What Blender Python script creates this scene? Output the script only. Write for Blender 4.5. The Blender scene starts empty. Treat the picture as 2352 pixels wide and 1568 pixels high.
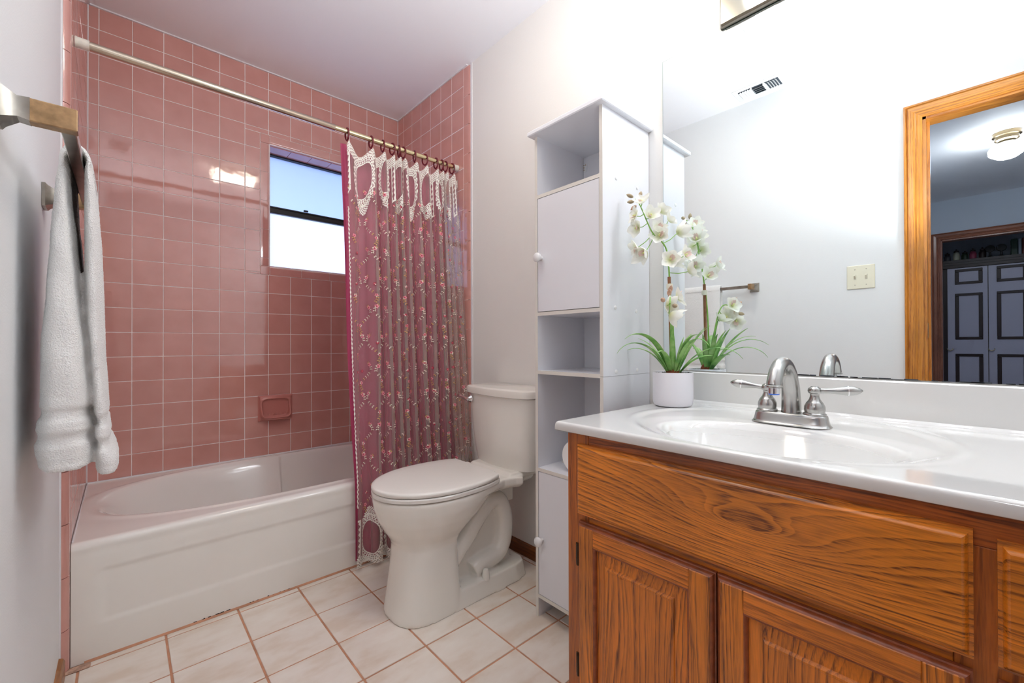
import bpy, bmesh, math, random
import numpy as np
from mathutils import Vector, Matrix
RND = random.Random(11)
S = bpy.context.scene
COL = S.collection

# ---------------------------------------------------------------- camera
cam_d = bpy.data.cameras.new('camera'); cam = bpy.data.objects.new('camera', cam_d); COL.objects.link(cam)
cam_d.sensor_fit = 'HORIZONTAL'; cam_d.sensor_width = 36.0; cam_d.lens = 15.0163
cam_d.clip_start = 0.02; cam_d.clip_end = 60
def cam_axes(yaw, pitch, roll):
    f = Vector((math.sin(yaw)*math.cos(pitch), math.cos(yaw)*math.cos(pitch), math.sin(pitch)))
    r = Vector((math.cos(yaw), -math.sin(yaw), 0)); u = r.cross(f)
    return f, r*math.cos(roll)+u*math.sin(roll), u*math.cos(roll)-r*math.sin(roll)
_f, _r, _u = cam_axes(0.738308, 0.00561451, -0.00269309)
M = Matrix(((_r.x, _u.x, -_f.x, 0.1153), (_r.y, _u.y, -_f.y, -2.5865), (_r.z, _u.z, -_f.z, 0.9556), (0, 0, 0, 1)))
cam.matrix_world = M
S.camera = cam
# ---------------------------------------------------------------- world, light levels, exposure
W = bpy.data.worlds.new('world'); S.world = W; W.use_nodes = True
W.node_tree.nodes['Background'].inputs[0].default_value = (0.58, 0.68, 1.0, 1)
W.node_tree.nodes['Background'].inputs[1].default_value = 1.15
L_VANITY = 18.0      # vanity globe bulbs
L_BOX = 7.5         # ceiling box light
L_BED = 15.0         # bedroom ceiling light
S.view_settings.view_transform = 'Standard'; S.view_settings.look = 'None'
S.view_settings.exposure = 1.42; S.view_settings.gamma = 1.0; S.view_settings.use_curve_mapping = False
# the photographer's flash, bounced off the ceiling above the camera (its hot spot shows in the wall mirror)
fl_d = bpy.data.lights.new('bounce_flash', 'SPOT'); fl_d.energy = 41.0; fl_d.color = (.90, .945, 1.0); fl_d.spot_size = math.radians(96); fl_d.spot_blend = 1.0; fl_d.shadow_soft_size = .05
fl_o = bpy.data.objects.new('bounce_flash', fl_d); COL.objects.link(fl_o); fl_o.location = (.20, -2.66, 1.16); fl_o.rotation_euler = (Vector((.54, -2.05, 2.43))-Vector((.20, -2.66, 1.16))).to_track_quat('-Z', 'Y').to_euler()
cy = S.cycles
cy.use_denoising = True
try: cy.denoiser = 'OPENIMAGEDENOISE'
except Exception: pass
cy.max_bounces = 9; cy.diffuse_bounces = 6; cy.glossy_bounces = 5; cy.transmission_bounces = 4; cy.transparent_max_bounces = 12
cy.use_adaptive_sampling = True; cy.adaptive_threshold = .05; cy.adaptive_min_samples = 16
cy.sample_clamp_indirect = 6.0; cy.blur_glossy = 0.6; cy.use_light_tree = True

# ---------------------------------------------------------------- helpers
def wloc(o):
    v = Vector((0, 0, 0))
    while o is not None: v += o.location; o = o.parent
    return v
class MB:
    def __init__(s): s.v = []; s.f = []; s.m = []; s.mi = 0
    def add(s, vs, fs):
        n = len(s.v); s.v += [tuple(v) for v in vs]; s.f += [tuple(i+n for i in f) for f in fs]; s.m += [s.mi]*len(fs); return s
    def box(s, x0, x1, y0, y1, z0, z1, c=0.0):
        if c <= 0:
            return s.add([(x0,y0,z0),(x1,y0,z0),(x1,y1,z0),(x0,y1,z0),(x0,y0,z1),(x1,y0,z1),(x1,y1,z1),(x0,y1,z1)],
                         [(0,3,2,1),(4,5,6,7),(0,1,5,4),(1,2,6,5),(2,3,7,6),(3,0,4,7)])
        X = (x0, x1); Y = (y0, y1); Z = (z0, z1); vs = []; ix = {}
        for i in (0,1):
            for j in (0,1):
                for k in (0,1):
                    sx = c*(1-2*i); sy = c*(1-2*j); sz = c*(1-2*k)
                    ix[i,j,k,'x'] = len(vs); vs.append((X[i], Y[j]+sy, Z[k]+sz))
                    ix[i,j,k,'y'] = len(vs); vs.append((X[i]+sx, Y[j], Z[k]+sz))
                    ix[i,j,k,'z'] = len(vs); vs.append((X[i]+sx, Y[j]+sy, Z[k]))
        fs = []
        def q(a, flip):
            fs.append(tuple(reversed(a)) if flip else tuple(a))
        for i in (0,1):
            q([ix[i,0,0,'x'],ix[i,1,0,'x'],ix[i,1,1,'x'],ix[i,0,1,'x']], i == 0)
            q([ix[0,i,0,'y'],ix[0,i,1,'y'],ix[1,i,1,'y'],ix[1,i,0,'y']], i == 0)
            q([ix[0,0,i,'z'],ix[1,0,i,'z'],ix[1,1,i,'z'],ix[0,1,i,'z']], i == 0)
        for a in (0,1):
            for b in (0,1):
                q([ix[a,b,0,'x'],ix[a,b,1,'x'],ix[a,b,1,'y'],ix[a,b,0,'y']], (a+b) % 2 == 0)
                q([ix[a,0,b,'x'],ix[a,0,b,'z'],ix[a,1,b,'z'],ix[a,1,b,'x']], (a+b) % 2 == 1) if False else q([ix[a,0,b,'x'],ix[a,1,b,'x'],ix[a,1,b,'z'],ix[a,0,b,'z']], (a+b) % 2 == 1)
                q([ix[0,a,b,'y'],ix[1,a,b,'y'],ix[1,a,b,'z'],ix[0,a,b,'z']], (a+b) % 2 == 0)
        for i in (0,1):
            for j in (0,1):
                for k in (0,1):
                    q([ix[i,j,k,'x'],ix[i,j,k,'y'],ix[i,j,k,'z']], (i+j+k) % 2 == 0)
        return s.add(vs, fs)
    def loft(s, rings, closed=True, cap0=True, cap1=True):
        n = len(rings[0]); vs = [p for r in rings for p in r]; fs = []
        for a in range(len(rings)-1):
            for b in range(n if closed else n-1):
                c = (b+1) % n; fs.append((a*n+b, a*n+c, (a+1)*n+c, (a+1)*n+b))
        if closed and cap0: fs.append(tuple(reversed(range(n))))
        if closed and cap1: fs.append(tuple(range((len(rings)-1)*n, len(rings)*n)))
        return s.add(vs, fs)
    def lathe(s, prof, c, n=24, axis='z', cap=True):
        rings = []
        for r, h in prof:
            ring = []
            for i in range(n):
                a = 2*math.pi*i/n; p, q = r*math.cos(a), r*math.sin(a)
                if axis == 'z': ring.append((c[0]+p, c[1]+q, c[2]+h))
                elif axis == 'x': ring.append((c[0]+h, c[1]+p, c[2]+q))
                else: ring.append((c[0]+q, c[1]+h, c[2]+p))
            rings.append(ring)
        return s.loft(rings, True, cap, cap)
    def tube(s, path, rad, n=12, cap=True, flat=None):
        path = [Vector(p) for p in path]
        if not hasattr(rad, '__len__'): rad = [rad]*len(path)
        t0 = (path[1]-path[0]).normalized(); up = Vector((0,0,1)) if abs(t0.z) < .9 else Vector((1,0,0))
        nrm = (up - t0*up.dot(t0)).normalized(); rings = []
        for i, p in enumerate(path):
            t = (path[min(i+1, len(path)-1)]-path[max(i-1, 0)]).normalized()
            nrm = (nrm - t*nrm.dot(t)).normalized(); b = t.cross(nrm)
            fl = flat if flat else (1, 1)
            rings.append([p+nrm*(rad[i]*fl[0]*math.cos(2*math.pi*k/n))+b*(rad[i]*fl[1]*math.sin(2*math.pi*k/n)) for k in range(n)])
        return s.loft(rings, True, cap, cap)
    def prism(s, pts, axis, a0, a1):
        def P(p, h):
            return {'x': (h, p[0], p[1]), 'y': (p[0], h, p[1]), 'z': (p[0], p[1], h)}[axis]
        return s.loft([[P(p, a0) for p in pts], [P(p, a1) for p in pts]])
    def mesh(s, name, smooth=False, angle=40):
        me = bpy.data.meshes.new(name); me.from_pydata([tuple(v) for v in s.v], [], s.f); me.update()
        bm = bmesh.new(); bm.from_mesh(me); bmesh.ops.recalc_face_normals(bm, faces=bm.faces); bm.to_mesh(me); bm.free()
        if any(s.m): me.polygons.foreach_set('material_index', s.m)
        if smooth:
            me.polygons.foreach_set('use_smooth', [True]*len(me.polygons))
            if angle < 180: me.set_sharp_from_angle(angle=math.radians(angle))
        return me
def catmull(pts, per=8):
    pts = [Vector(p) for p in pts]; out = []
    for i in range(len(pts)-1):
        p0 = pts[max(i-1,0)]; p1 = pts[i]; p2 = pts[i+1]; p3 = pts[min(i+2,len(pts)-1)]
        for k in range(per):
            t = k/per; out.append(0.5*((2*p1)+(p2-p0)*t+(2*p0-5*p1+4*p2-p3)*t*t+(3*p1-p0-3*p2+p3)*t**3))
    out.append(pts[-1]); return out
def obj(name, me, mats, parent=None, loc=(0,0,0), rot=None):
    o = bpy.data.objects.new(name, me); COL.objects.link(o)
    if isinstance(me, bpy.types.Mesh) and not me.materials:
        for m in (mats if isinstance(mats, (list, tuple)) else [mats]): me.materials.append(m)
    if parent is not None:
        o.parent = parent; o.location = Vector(loc)-wloc(parent)
    else: o.location = loc
    if rot: o.rotation_euler = rot
    return o
def part(name, mb, mat, parent, smooth=False, angle=40, label=None):
    o = obj(name, mb.mesh(name, smooth, angle), mat, parent)
    if label: o['label'] = label
    return o
def thing(name, label, cat, loc, group=None):
    o = bpy.data.objects.new(name, None); COL.objects.link(o); o.location = loc; o.empty_display_size = .05
    o['label'] = label; o['category'] = cat
    if group: o['group'] = group
    return o
def tag(o, label, cat, group=None):
    o['label'] = label; o['category'] = cat
    if group: o['group'] = group
    return o
def struct(name, mb, mat, smooth=False):
    o = obj(name, mb.mesh(name, smooth), mat); o['kind'] = 'structure'; return o
def sroot(name, loc):
    o = bpy.data.objects.new(name, None); COL.objects.link(o); o.location = loc; o['kind'] = 'structure'; return o
def np_mesh(name, V, Q, smooth=True):
    me = bpy.data.meshes.new(name); V = np.asarray(V, dtype=np.float32); Q = np.asarray(Q, dtype=np.int32)
    me.vertices.add(len(V)); me.vertices.foreach_set('co', V.ravel())
    me.loops.add(Q.size); me.loops.foreach_set('vertex_index', Q.ravel())
    me.polygons.add(len(Q)); me.polygons.foreach_set('loop_start', np.arange(0, Q.size, Q.shape[1], dtype=np.int32))
    me.polygons.foreach_set('loop_total', np.full(len(Q), Q.shape[1], dtype=np.int32))
    me.update(calc_edges=True); me.validate()
    if smooth: me.polygons.foreach_set('use_smooth', np.ones(len(me.polygons), dtype=bool))
    return me

# ---------------------------------------------------------------- materials
def srgb(r, g, b):
    return tuple(((c/255)/12.92 if c/255 <= .04045 else ((c/255+.055)/1.055)**2.4) for c in (r, g, b))+(1,)
class N:
    def __init__(s, name):
        s.m = bpy.data.materials.new(name); s.m.use_nodes = True; s.t = s.m.node_tree; s.b = s.t.nodes['Principled BSDF']
        s.o = s.t.nodes['Material Output']
    def n(s, typ, **kw):
        nd = s.t.nodes.new(typ)
        for k, v in kw.items():
            if k.startswith('i_'):
                key = k[2:].replace('_', ' '); nd.inputs[int(key) if key.isdigit() else key].default_value = v
            else: setattr(nd, k, v)
        return nd
    def l(s, a, b): s.t.links.new(a, b)
    def math(s, op, a, b=None, c=None):
        nd = s.t.nodes.new('ShaderNodeMath'); nd.operation = op
        for i, x in enumerate((a, b, c)):
            if x is None: continue
            if isinstance(x, (int, float)): nd.inputs[i].default_value = x
            else: s.l(x, nd.inputs[i])
        return nd.outputs[0]
    def ramp(s, fac, stops):
        nd = s.t.nodes.new('ShaderNodeValToRGB'); e = nd.color_ramp.elements
        while len(e) > 1: e.remove(e[0])
        e[0].position = stops[0][0]; e[0].color = stops[0][1]
        for p, c in stops[1:]:
            x = e.new(p); x.color = c
        s.l(fac, nd.inputs[0]); return nd.outputs[0]
    def mix(s, fac, a, b, mode='MIX'):
        nd = s.t.nodes.new('ShaderNodeMix'); nd.data_type = 'RGBA'; nd.blend_type = mode
        for i, x in ((0, fac), (6, a), (7, b)):
            if isinstance(x, (int, float, tuple)): nd.inputs[i].default_value = x
            else: s.l(x, nd.inputs[i])
        return nd.outputs[2]
    def bump(s, h, strength=.2, dist=.001):
        nd = s.t.nodes.new('ShaderNodeBump'); nd.inputs['Strength'].default_value = strength; nd.inputs['Distance'].default_value = dist
        s.l(h, nd.inputs['Height']); s.l(nd.outputs[0], s.b.inputs['Normal']); return nd
    def noise(s, vec, scale, detail=3, rough=.5):
        nd = s.t.nodes.new('ShaderNodeTexNoise'); nd.inputs['Scale'].default_value = scale; nd.inputs['Detail'].default_value = detail; nd.inputs['Roughness'].default_value = rough
        if vec is not None: s.l(vec, nd.inputs['Vector'])
        return nd.outputs[0]
    def pos(s): return s.n('ShaderNodeNewGeometry').outputs['Position']
    def P(s, **kw):
        for k, v in kw.items(): s.b.inputs[k.replace('_', ' ')].default_value = v
        return s
def simple(name, col, rough=.5, metal=0, spec=.5, coat=0, noise=None, bump=None, **kw):
    n = N(name); n.P(Base_Color=col, Roughness=rough, Metallic=metal); n.b.inputs['Specular IOR Level'].default_value = spec
    n.b.inputs['Coat Weight'].default_value = coat; n.b.inputs['Coat Roughness'].default_value = .05
    p = n.pos()
    if noise:
        sc, amt = noise; f = n.noise(p, sc, 4)
        d = tuple(c*(1-amt) for c in col[:3])+(1,); u = tuple(min(1, c*(1+amt*.6)) for c in col[:3])+(1,)
        n.l(n.ramp(f, [(.3, d), (.7, u)]), n.b.inputs['Base Color'])
    if bump:
        sc, st, di = bump; n.bump(n.noise(p, sc, 3), st, di)
    for k, v in kw.items(): n.b.inputs[k.replace('_', ' ')].default_value = v
    return n.m
def emis(name, col, strength, base=(1,1,1,1)):
    n = N(name); n.P(Base_Color=base, Roughness=.3); n.b.inputs['Emission Color'].default_value = col; n.b.inputs['Emission Strength'].default_value = strength
    return n.m

paint_left = simple('paint wall', srgb(232, 234, 236), .62, bump=(260, .25, .0012))
paint_right = simple('paint wall warm', srgb(234, 232, 228), .62, bump=(260, .25, .0012))
paint_ceiling = simple('paint ceiling', srgb(243, 243, 246), .75, bump=(160, .15, .001))
paint_bed = simple('paint bedroom', srgb(205, 214, 226), .7)
caulk = simple('white caulk', srgb(232, 230, 232), .5)
grout_wall = simple('wall grout', srgb(240, 228, 226), .75, noise=(30, .08))
grout_floor = simple('floor grout', srgb(203, 148, 118), .9, noise=(14, .25))
def pink_tile():
    n = N('pink glazed tile'); info = n.n('ShaderNodeObjectInfo'); p = n.pos()
    f = n.noise(p, 9, 3); base = n.ramp(f, [(.3, srgb(205, 147, 137)), (.7, srgb(213, 157, 147))])
    v = n.math('MULTIPLY_ADD', info.outputs['Random'], .05, .975)
    c = n.mix(1.0, base, n.n('ShaderNodeCombineColor').outputs[0], 'MULTIPLY')
    cc = [x for x in n.t.nodes if x.type == 'COMBINE_COLOR'][0]
    for i in range(3): n.l(v, cc.inputs[i])
    n.l(c, n.b.inputs['Base Color']); n.P(Roughness=.06, IOR=1.85)
    n.bump(n.noise(p, 14, 2), .10, .004)
    return n.m
pink = pink_tile()
def floor_tile_mat():
    n = N('cream floor tile'); info = n.n('ShaderNodeObjectInfo'); p = n.pos()
    ad = n.n('ShaderNodeVectorMath', operation='MULTIPLY_ADD'); n.l(info.outputs['Random'], ad.inputs[0]); ad.inputs[1].default_value = (9, 7, 5); n.l(p, ad.inputs[2])
    ml = n.n('ShaderNodeVectorMath', operation='MULTIPLY'); n.l(ad.outputs[0], ml.inputs[0]); ml.inputs[1].default_value = (1, 2.0, 1)
    f = n.noise(ml.outputs[0], 7, 4, .55)
    c = n.ramp(f, [(.34, srgb(222, 206, 190)), (.5, srgb(232, 221, 210)), (.68, srgb(237, 229, 220))])
    n.l(c, n.b.inputs['Base Color']); n.P(Roughness=.28); n.b.inputs['Specular IOR Level'].default_value = .5
    n.bump(n.noise(p, 40, 3), .12, .002); return n.m
floor_tile = floor_tile_mat()
tub_mat = simple('bone enamel', srgb(240, 237, 231), .10, coat=.4, bump=(5, .03, .01))
china = simple('bone china', srgb(240, 237, 229), .08, coat=.3)
seat_mat = simple('seat plastic', srgb(236, 233, 227), .16)
marble = simple('cultured marble', srgb(229, 229, 227), .07, coat=.5, noise=(6, .012))
def oak(name, along, perp, knot=None, freq=150, off=(0,0,0), light=(224, 130, 32), dark=(98, 42, 12), amp=.06, cath=.0):
    """grain = contour lines of a height field over the board; along/perp are axis indices"""
    n = N(name); info = n.n('ShaderNodeObjectInfo'); p = n.pos()
    sep = n.n('ShaderNodeSeparateXYZ'); n.l(p, sep.inputs[0])
    A = sep.outputs[along]; P = sep.outputs[perp]; T = sep.outputs[3-along-perp]
    rnd = n.math('MULTIPLY', info.outputs['Random'], 13.0)
    comb = n.n('ShaderNodeCombineXYZ')
    n.l(n.math('ADD', P, rnd), comb.inputs[0]); n.l(n.math('MULTIPLY_ADD', A, .16, rnd), comb.inputs[1]); n.l(n.math('MULTIPLY', T, 1.0), comb.inputs[2])
    big = n.noise(comb.outputs[0], 6, 1.5, .45)
    med = n.noise(comb.outputs[0], 30, 2, .55)
    h = n.math('ADD', n.math('ADD', P, n.math('MULTIPLY', T, .6)), n.math('MULTIPLY', big, amp*2.6))
    h = n.math('ADD', h, n.math('MULTIPLY', med, .014))
    if knot:
        a0, p0, ra, rp, k = knot
        da = n.math('DIVIDE', n.math('SUBTRACT', A, a0), ra); dp = n.math('DIVIDE', n.math('SUBTRACT', P, p0), rp)
        r2 = n.math('ADD', n.math('MULTIPLY', da, da), n.math('MULTIPLY', dp, dp))
        g = n.math('EXPONENT', n.math('MULTIPLY', n.math('POWER', n.math('ADD', r2, .02), .62), -1.0))
        h = n.math('ADD', h, n.math('MULTIPLY', g, k))
    hf = n.math('MULTIPLY', h, freq)
    vary = n.n('ShaderNodeTexNoise'); vary.noise_dimensions = '1D'; vary.inputs['Scale'].default_value = .55; vary.inputs['Detail'].default_value = 1; n.l(hf, vary.inputs['W'])
    hf2 = n.math('ADD', hf, n.math('MULTIPLY', vary.outputs[0], 2.2))
    saw = n.math('FRACT', hf2)
    ring = n.math('MULTIPLY', n.math('POWER', saw, 2.0), n.math('SUBTRACT', 1.0, n.math('POWER', saw, 14.0)))
    ring = n.math('MULTIPLY', ring, n.math('MULTIPLY_ADD', vary.outputs[0], 1.5, .25))
    ring = n.math('MINIMUM', ring, 1.0)
    # fine pores, very stretched along the grain
    c2 = n.n('ShaderNodeCombineXYZ'); n.l(n.math('ADD', P, rnd), c2.inputs[0]); n.l(n.math('MULTIPLY', A, .045), c2.inputs[1]); n.l(n.math('MULTIPLY', T, .8), c2.inputs[2])
    por = n.noise(c2.outputs[0], 480, 2, .6); por = n.ramp(por, [(.40, (0,0,0,1)), (.62, (1,1,1,1))])
    c3 = n.n('ShaderNodeCombineXYZ'); n.l(P, c3.inputs[0]); n.l(n.math('MULTIPLY', A, .35), c3.inputs[1]); n.l(T, c3.inputs[2])
    tone = n.noise(c3.outputs[0], 11, 3, .5)
    Lc = tuple(light); Dc = tuple(dark)
    base = n.ramp(tone, [(.3, srgb(*[x*.86 for x in Lc])), (.7, srgb(*[min(255, x*1.08) for x in Lc]))])
    dk = srgb(*Dc)
    fac = n.math('MULTIPLY', ring, n.math('MULTIPLY_ADD', por, .85, .48))
    c = n.mix(fac, base, dk)
    c = n.mix(n.math('MULTIPLY', por, .20), c, srgb(*[x*.6 for x in Lc]))
    n.l(c, n.b.inputs['Base Color']); n.P(Roughness=.34); n.b.inputs['Coat Weight'].default_value = .35; n.b.inputs['Coat Roughness'].default_value = .22
    n.bump(n.math('ADD', n.math('MULTIPLY', por, -.6), n.math('MULTIPLY', ring, -.4)), .25, .0006)
    return n.m
oak_v = oak('oak upright grain', 2, 1, freq=90, amp=.045)
oak_h = oak('oak level grain', 1, 2, freq=85, amp=.035, light=(224, 128, 34))
oak_rail = oak('oak dark rail', 1, 2, freq=95, amp=.02, light=(190, 100, 36), dark=(104, 48, 18))
oak_stile = oak('oak face stile', 2, 1, freq=60, amp=.05, light=(196, 106, 32), dark=(112, 54, 18))
oak_drawer = oak('oak drawer front', 1, 2, knot=(-2.318, .652, .17, .042, .105), freq=92, amp=.050, light=(230, 136, 36), dark=(98, 42, 12))
oak_door = oak('oak door panel', 2, 1, freq=88, amp=.060, light=(224, 128, 32))
oak_edge = simple('oak edge grain', srgb(150, 78, 44), .4, noise=(60, .3), coat=.3)
casing_mat = oak('stained pine casing', 2, 1, freq=60, amp=.05, light=(216, 142, 54), dark=(160, 88, 30))
casing_h = oak('stained pine head casing', 1, 2, freq=60, amp=.05, light=(216, 142, 54), dark=(160, 88, 30))
casing_x = oak('stained pine jamb', 2, 0, freq=60, amp=.05, light=(216, 142, 54), dark=(160, 88, 30))
base_wood = oak('baseboard wood', 1, 2, freq=60, amp=.04, light=(140, 78, 30), dark=(80, 40, 16))
laminate = simple('white laminate', srgb(232, 233, 238), .22)
laminate_edge = simple('cream edge band', srgb(226, 222, 214), .4)
def mirror_mat():
    n = N('mirror silver'); n.P(Base_Color=(.90, .955, .955, 1), Metallic=1.0, Roughness=0.0); return n.m
mirror = mirror_mat()
nickel = simple('brushed nickel', (.46, .455, .44, 1), .25, 1.0, bump=(300, .05, .0005))
chrome = simple('chrome', (.80, .80, .82, 1), .08, 1.0)
brass = simple('antique brass', (.50, .42, .30, 1), .30, 1.0, noise=(40, .2))
brass_dark = simple('antique brass bar', (.36, .33, .29, 1), .28, 1.0, noise=(30, .25))
brass_face = simple('worn brass face', (.50, .33, .18, 1), .38, 1.0, noise=(60, .35))
rod_gold = simple('pale gold rod', (.78, .68, .42, 1), .22, 1.0)
rod_nickel = simple('champagne nickel rod', (.62, .53, .42, 1), .2, 1.0)
rubber_white = simple('white rubber', srgb(228, 226, 214), .5, noise=(80, .08))
white_plastic = simple('white plastic', srgb(236, 236, 236), .3)
ivory = simple('ivory plastic', srgb(232, 228, 208), .35)
black_metal = simple('dark bronze frame', srgb(24, 24, 28), .4, .3)
dark = simple('dark void', srgb(18, 16, 18), .8)
soap_mat = simple('soap dish glaze', srgb(200, 132, 122), .14)
bulb_mat = emis('vanity bulb glow', (.90, .945, 1.0, 1), L_VANITY)
box_mat = emis('ceiling diffuser glow', (1.0, .88, .72, 1), L_BOX)
bed_mat = emis('bedroom globe glow', (.92, .95, 1.0, 1), L_BED)
ring_mat = simple('maroon ring plastic', srgb(112, 28, 42), .2)
def cloth(name, col, rough=.85, sub=(400, .5, .002), sheen=.3, noise=None):
    m = simple(name, col, rough, noise=noise, bump=sub); m.node_tree.nodes['Principled BSDF'].inputs['Sheen Weight'].default_value = sheen; return m
towel_mat = cloth('white terry', (.98, .975, .96, 1), .95, (420, 1.0, .004))
liner_mat = cloth('maroon liner', srgb(172, 52, 94), .5, (60, .1, .002), .2)
paper_mat = cloth('tissue paper', srgb(240, 240, 238), .9, (200, .4, .001))

# ---------------------------------------------------------------- room shell
XW, XL, ZC = 1.464, -.02, 2.43
XT = 1.4549                       # face of the alcove tiles on the right; left tile face is x = 0
YN = -3.15                        # near end of the bathroom
# window hole in the back wall
wx0, wx1, wz0, wz1 = .7007, 1.310, 1.378, 2.0377
G = .0009
m = MB(); m.box(-.12, wx0, G, .16, 0, 2.5).box(wx1, 1.58, G, .16, 0, 2.5).box(wx0, wx1, G, .16, 0, wz0).box(wx0, wx1, G, .16, wz1, 2.5)
wall_back = struct('wall_back', m, grout_wall)
dy0, dy1, dz = -3.06, -2.403, 2.034      # doorway in the left wall
m = MB(); m.box(-.12, XL, -.775, .0, 0, 2.5); m.box(XL, -G, -.772, 0, 0, 2.5)
wall_left_alcove = struct('wall_left', m, grout_wall)
m = MB(); m.box(-.12, XL, dy1, -.775, 0, 2.5).box(-.12, XL, dy0, dy1, dz, 2.5).box(-.12, XL, YN-.1, dy0, 0, 2.5)
wall_left = struct('wall_left', m, paint_left)
m = MB(); m.box(XW, 1.58, -.775, 0, 0, 2.5); m.box(XT+G, XW, -.772, 0, 0, 2.5)
wall_right_alcove = struct('wall_right', m, grout_wall)
m = MB(); m.box(XW, 1.58, YN-.1, -.775, 0, 2.5)
wall_right = struct('wall_right', m, paint_right)
m = MB(); m.box(-.12, 1.58, YN-.1, YN, 0, 2.5); wall_near = struct('wall_near', m, paint_left)
m = MB(); m.box(-4.8, 1.6, -3.75, .16, ZC, ZC+.08); ceiling = struct('ceiling', m, paint_ceiling)
m = MB(); m.box(-.12, 1.58, YN-.1, .16, -.1, -.0025); floor = struct('floor', m, grout_floor)
# caulk line at the top of the tile and where it ends on the painted wall
m = MB(); m.box(-.006, XT+.006, -.007, .004, 2.4245, ZC); m.box(-.004, .006, -.77, -.004, 2.4245, ZC); m.box(XT-.006, XT+.004, -.77, -.004, 2.4245, ZC)
m.box(-.0205, -.0165, -.802, -.790, 0, ZC); m.box(1.4600, 1.4645, -.802, -.790, .36, ZC)
m.box(-.004, .0025, -.0035, .002, .36, 2.43); m.box(XT-.0025, XT+.004, -.0035, .002, .36, 2.43)
struct('trim_caulk', m, caulk)
# ---- pink wall tiles
TP = .110
def tmesh(w, h, name='tile'):
    me = MB().box(-w/2, w/2, -.0001, .006, -h/2, h/2, .0011).mesh(name, False); me.materials.append(pink); return me
cache = {}
def rects_minus(r, hole):
    x0, x1, z0, z1 = r; a0, a1, b0, b1 = hole
    if x1 <= a0 or x0 >= a1 or z1 <= b0 or z0 >= b1: return [r]
    out = []
    if z1 > b1: out.append((x0, x1, b1, z1))
    if z0 < b0: out.append((x0, x1, z0, b0))
    zz0, zz1 = max(z0, b0), min(z1, b1)
    if x0 < a0: out.append((x0, a0, zz0, zz1))
    if x1 > a1: out.append((a1, x1, zz0, zz1))
    return out
def lay(parent, us, zs, place, hole=None):
    j = .0015
    for i in range(len(us)-1):
        for k in range(len(zs)-1):
            rs = [(us[i], us[i+1], zs[k], zs[k+1])]
            if hole: rs = rects_minus(rs[0], hole)
            for (a, b, c, d) in rs:
                w, h = b-a-2*j, d-c-2*j
                if w < .008 or h < .008: continue
                key = (round(w, 4), round(h, 4))
                if key not in cache: cache[key] = tmesh(*key)
                loc, rz = place((a+b)/2, (c+d)/2)
                o = obj('tile', cache[key], None, parent, loc)
                o.rotation_euler = (RND.gauss(0, .0022), RND.gauss(0, .0008), rz+RND.gauss(0, .0022))
zrows = [.363]+[(22.2-r)*TP for r in range(18, 0, -1)]+[2.426]
uback = [0]+[.0341+TP*i for i in range(13)]+[XT]
hole = (wx0-.0465, wx1+.0465, wz0-.0475, wz1+.050)
lay(wall_back, uback, zrows, lambda u, z: ((u, 0, z), 0), hole)
yside = [0.0]+[.0743+TP*k for k in range(7)]
lay(wall_left_alcove, yside, zrows, lambda u, z: ((0, -u, z), math.pi/2), None)
lay(wall_right_alcove, yside, zrows, lambda u, z: ((XT, -u, z), -math.pi/2), None)
# below the tub the left alcove tile is hidden; bullnose edge pieces run to the floor
def bull(side, z0, z1, parent):
    s = 1 if side == 'R' else -1; xf = XT if side == 'R' else 0.0; xb = XW if side == 'R' else XL
    pr = [(xf, -.7355), (xf, -.762)]
    dx = xb-xf
    for a in range(1, 8):
        t = a/8*math.pi/2; pr.append((xf+dx*(1-math.cos(t)), -.762-.030*math.sin(t)))
    pr += [(xb, -.792), (xb+.004*s, -.792), (xb+.004*s, -.7355)]
    o = obj('bullnose_tile', MB().prism(pr, 'z', z0+.001, z1-.001).mesh('bullnose_tile', True, 50), pink, parent); return o
bp = .1542
for side, z00, par in (('R', .263, wall_right_alcove), ('L', .1227, wall_left_alcove)):
    k = -1 if side == 'L' else 1
    z = z00+bp*k
    while z < ZC-.01:
        a, b = max(z, 0), min(z+bp, 2.4265)
        if b-a > .01: bull(side, a, b, par)
        z += bp
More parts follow.
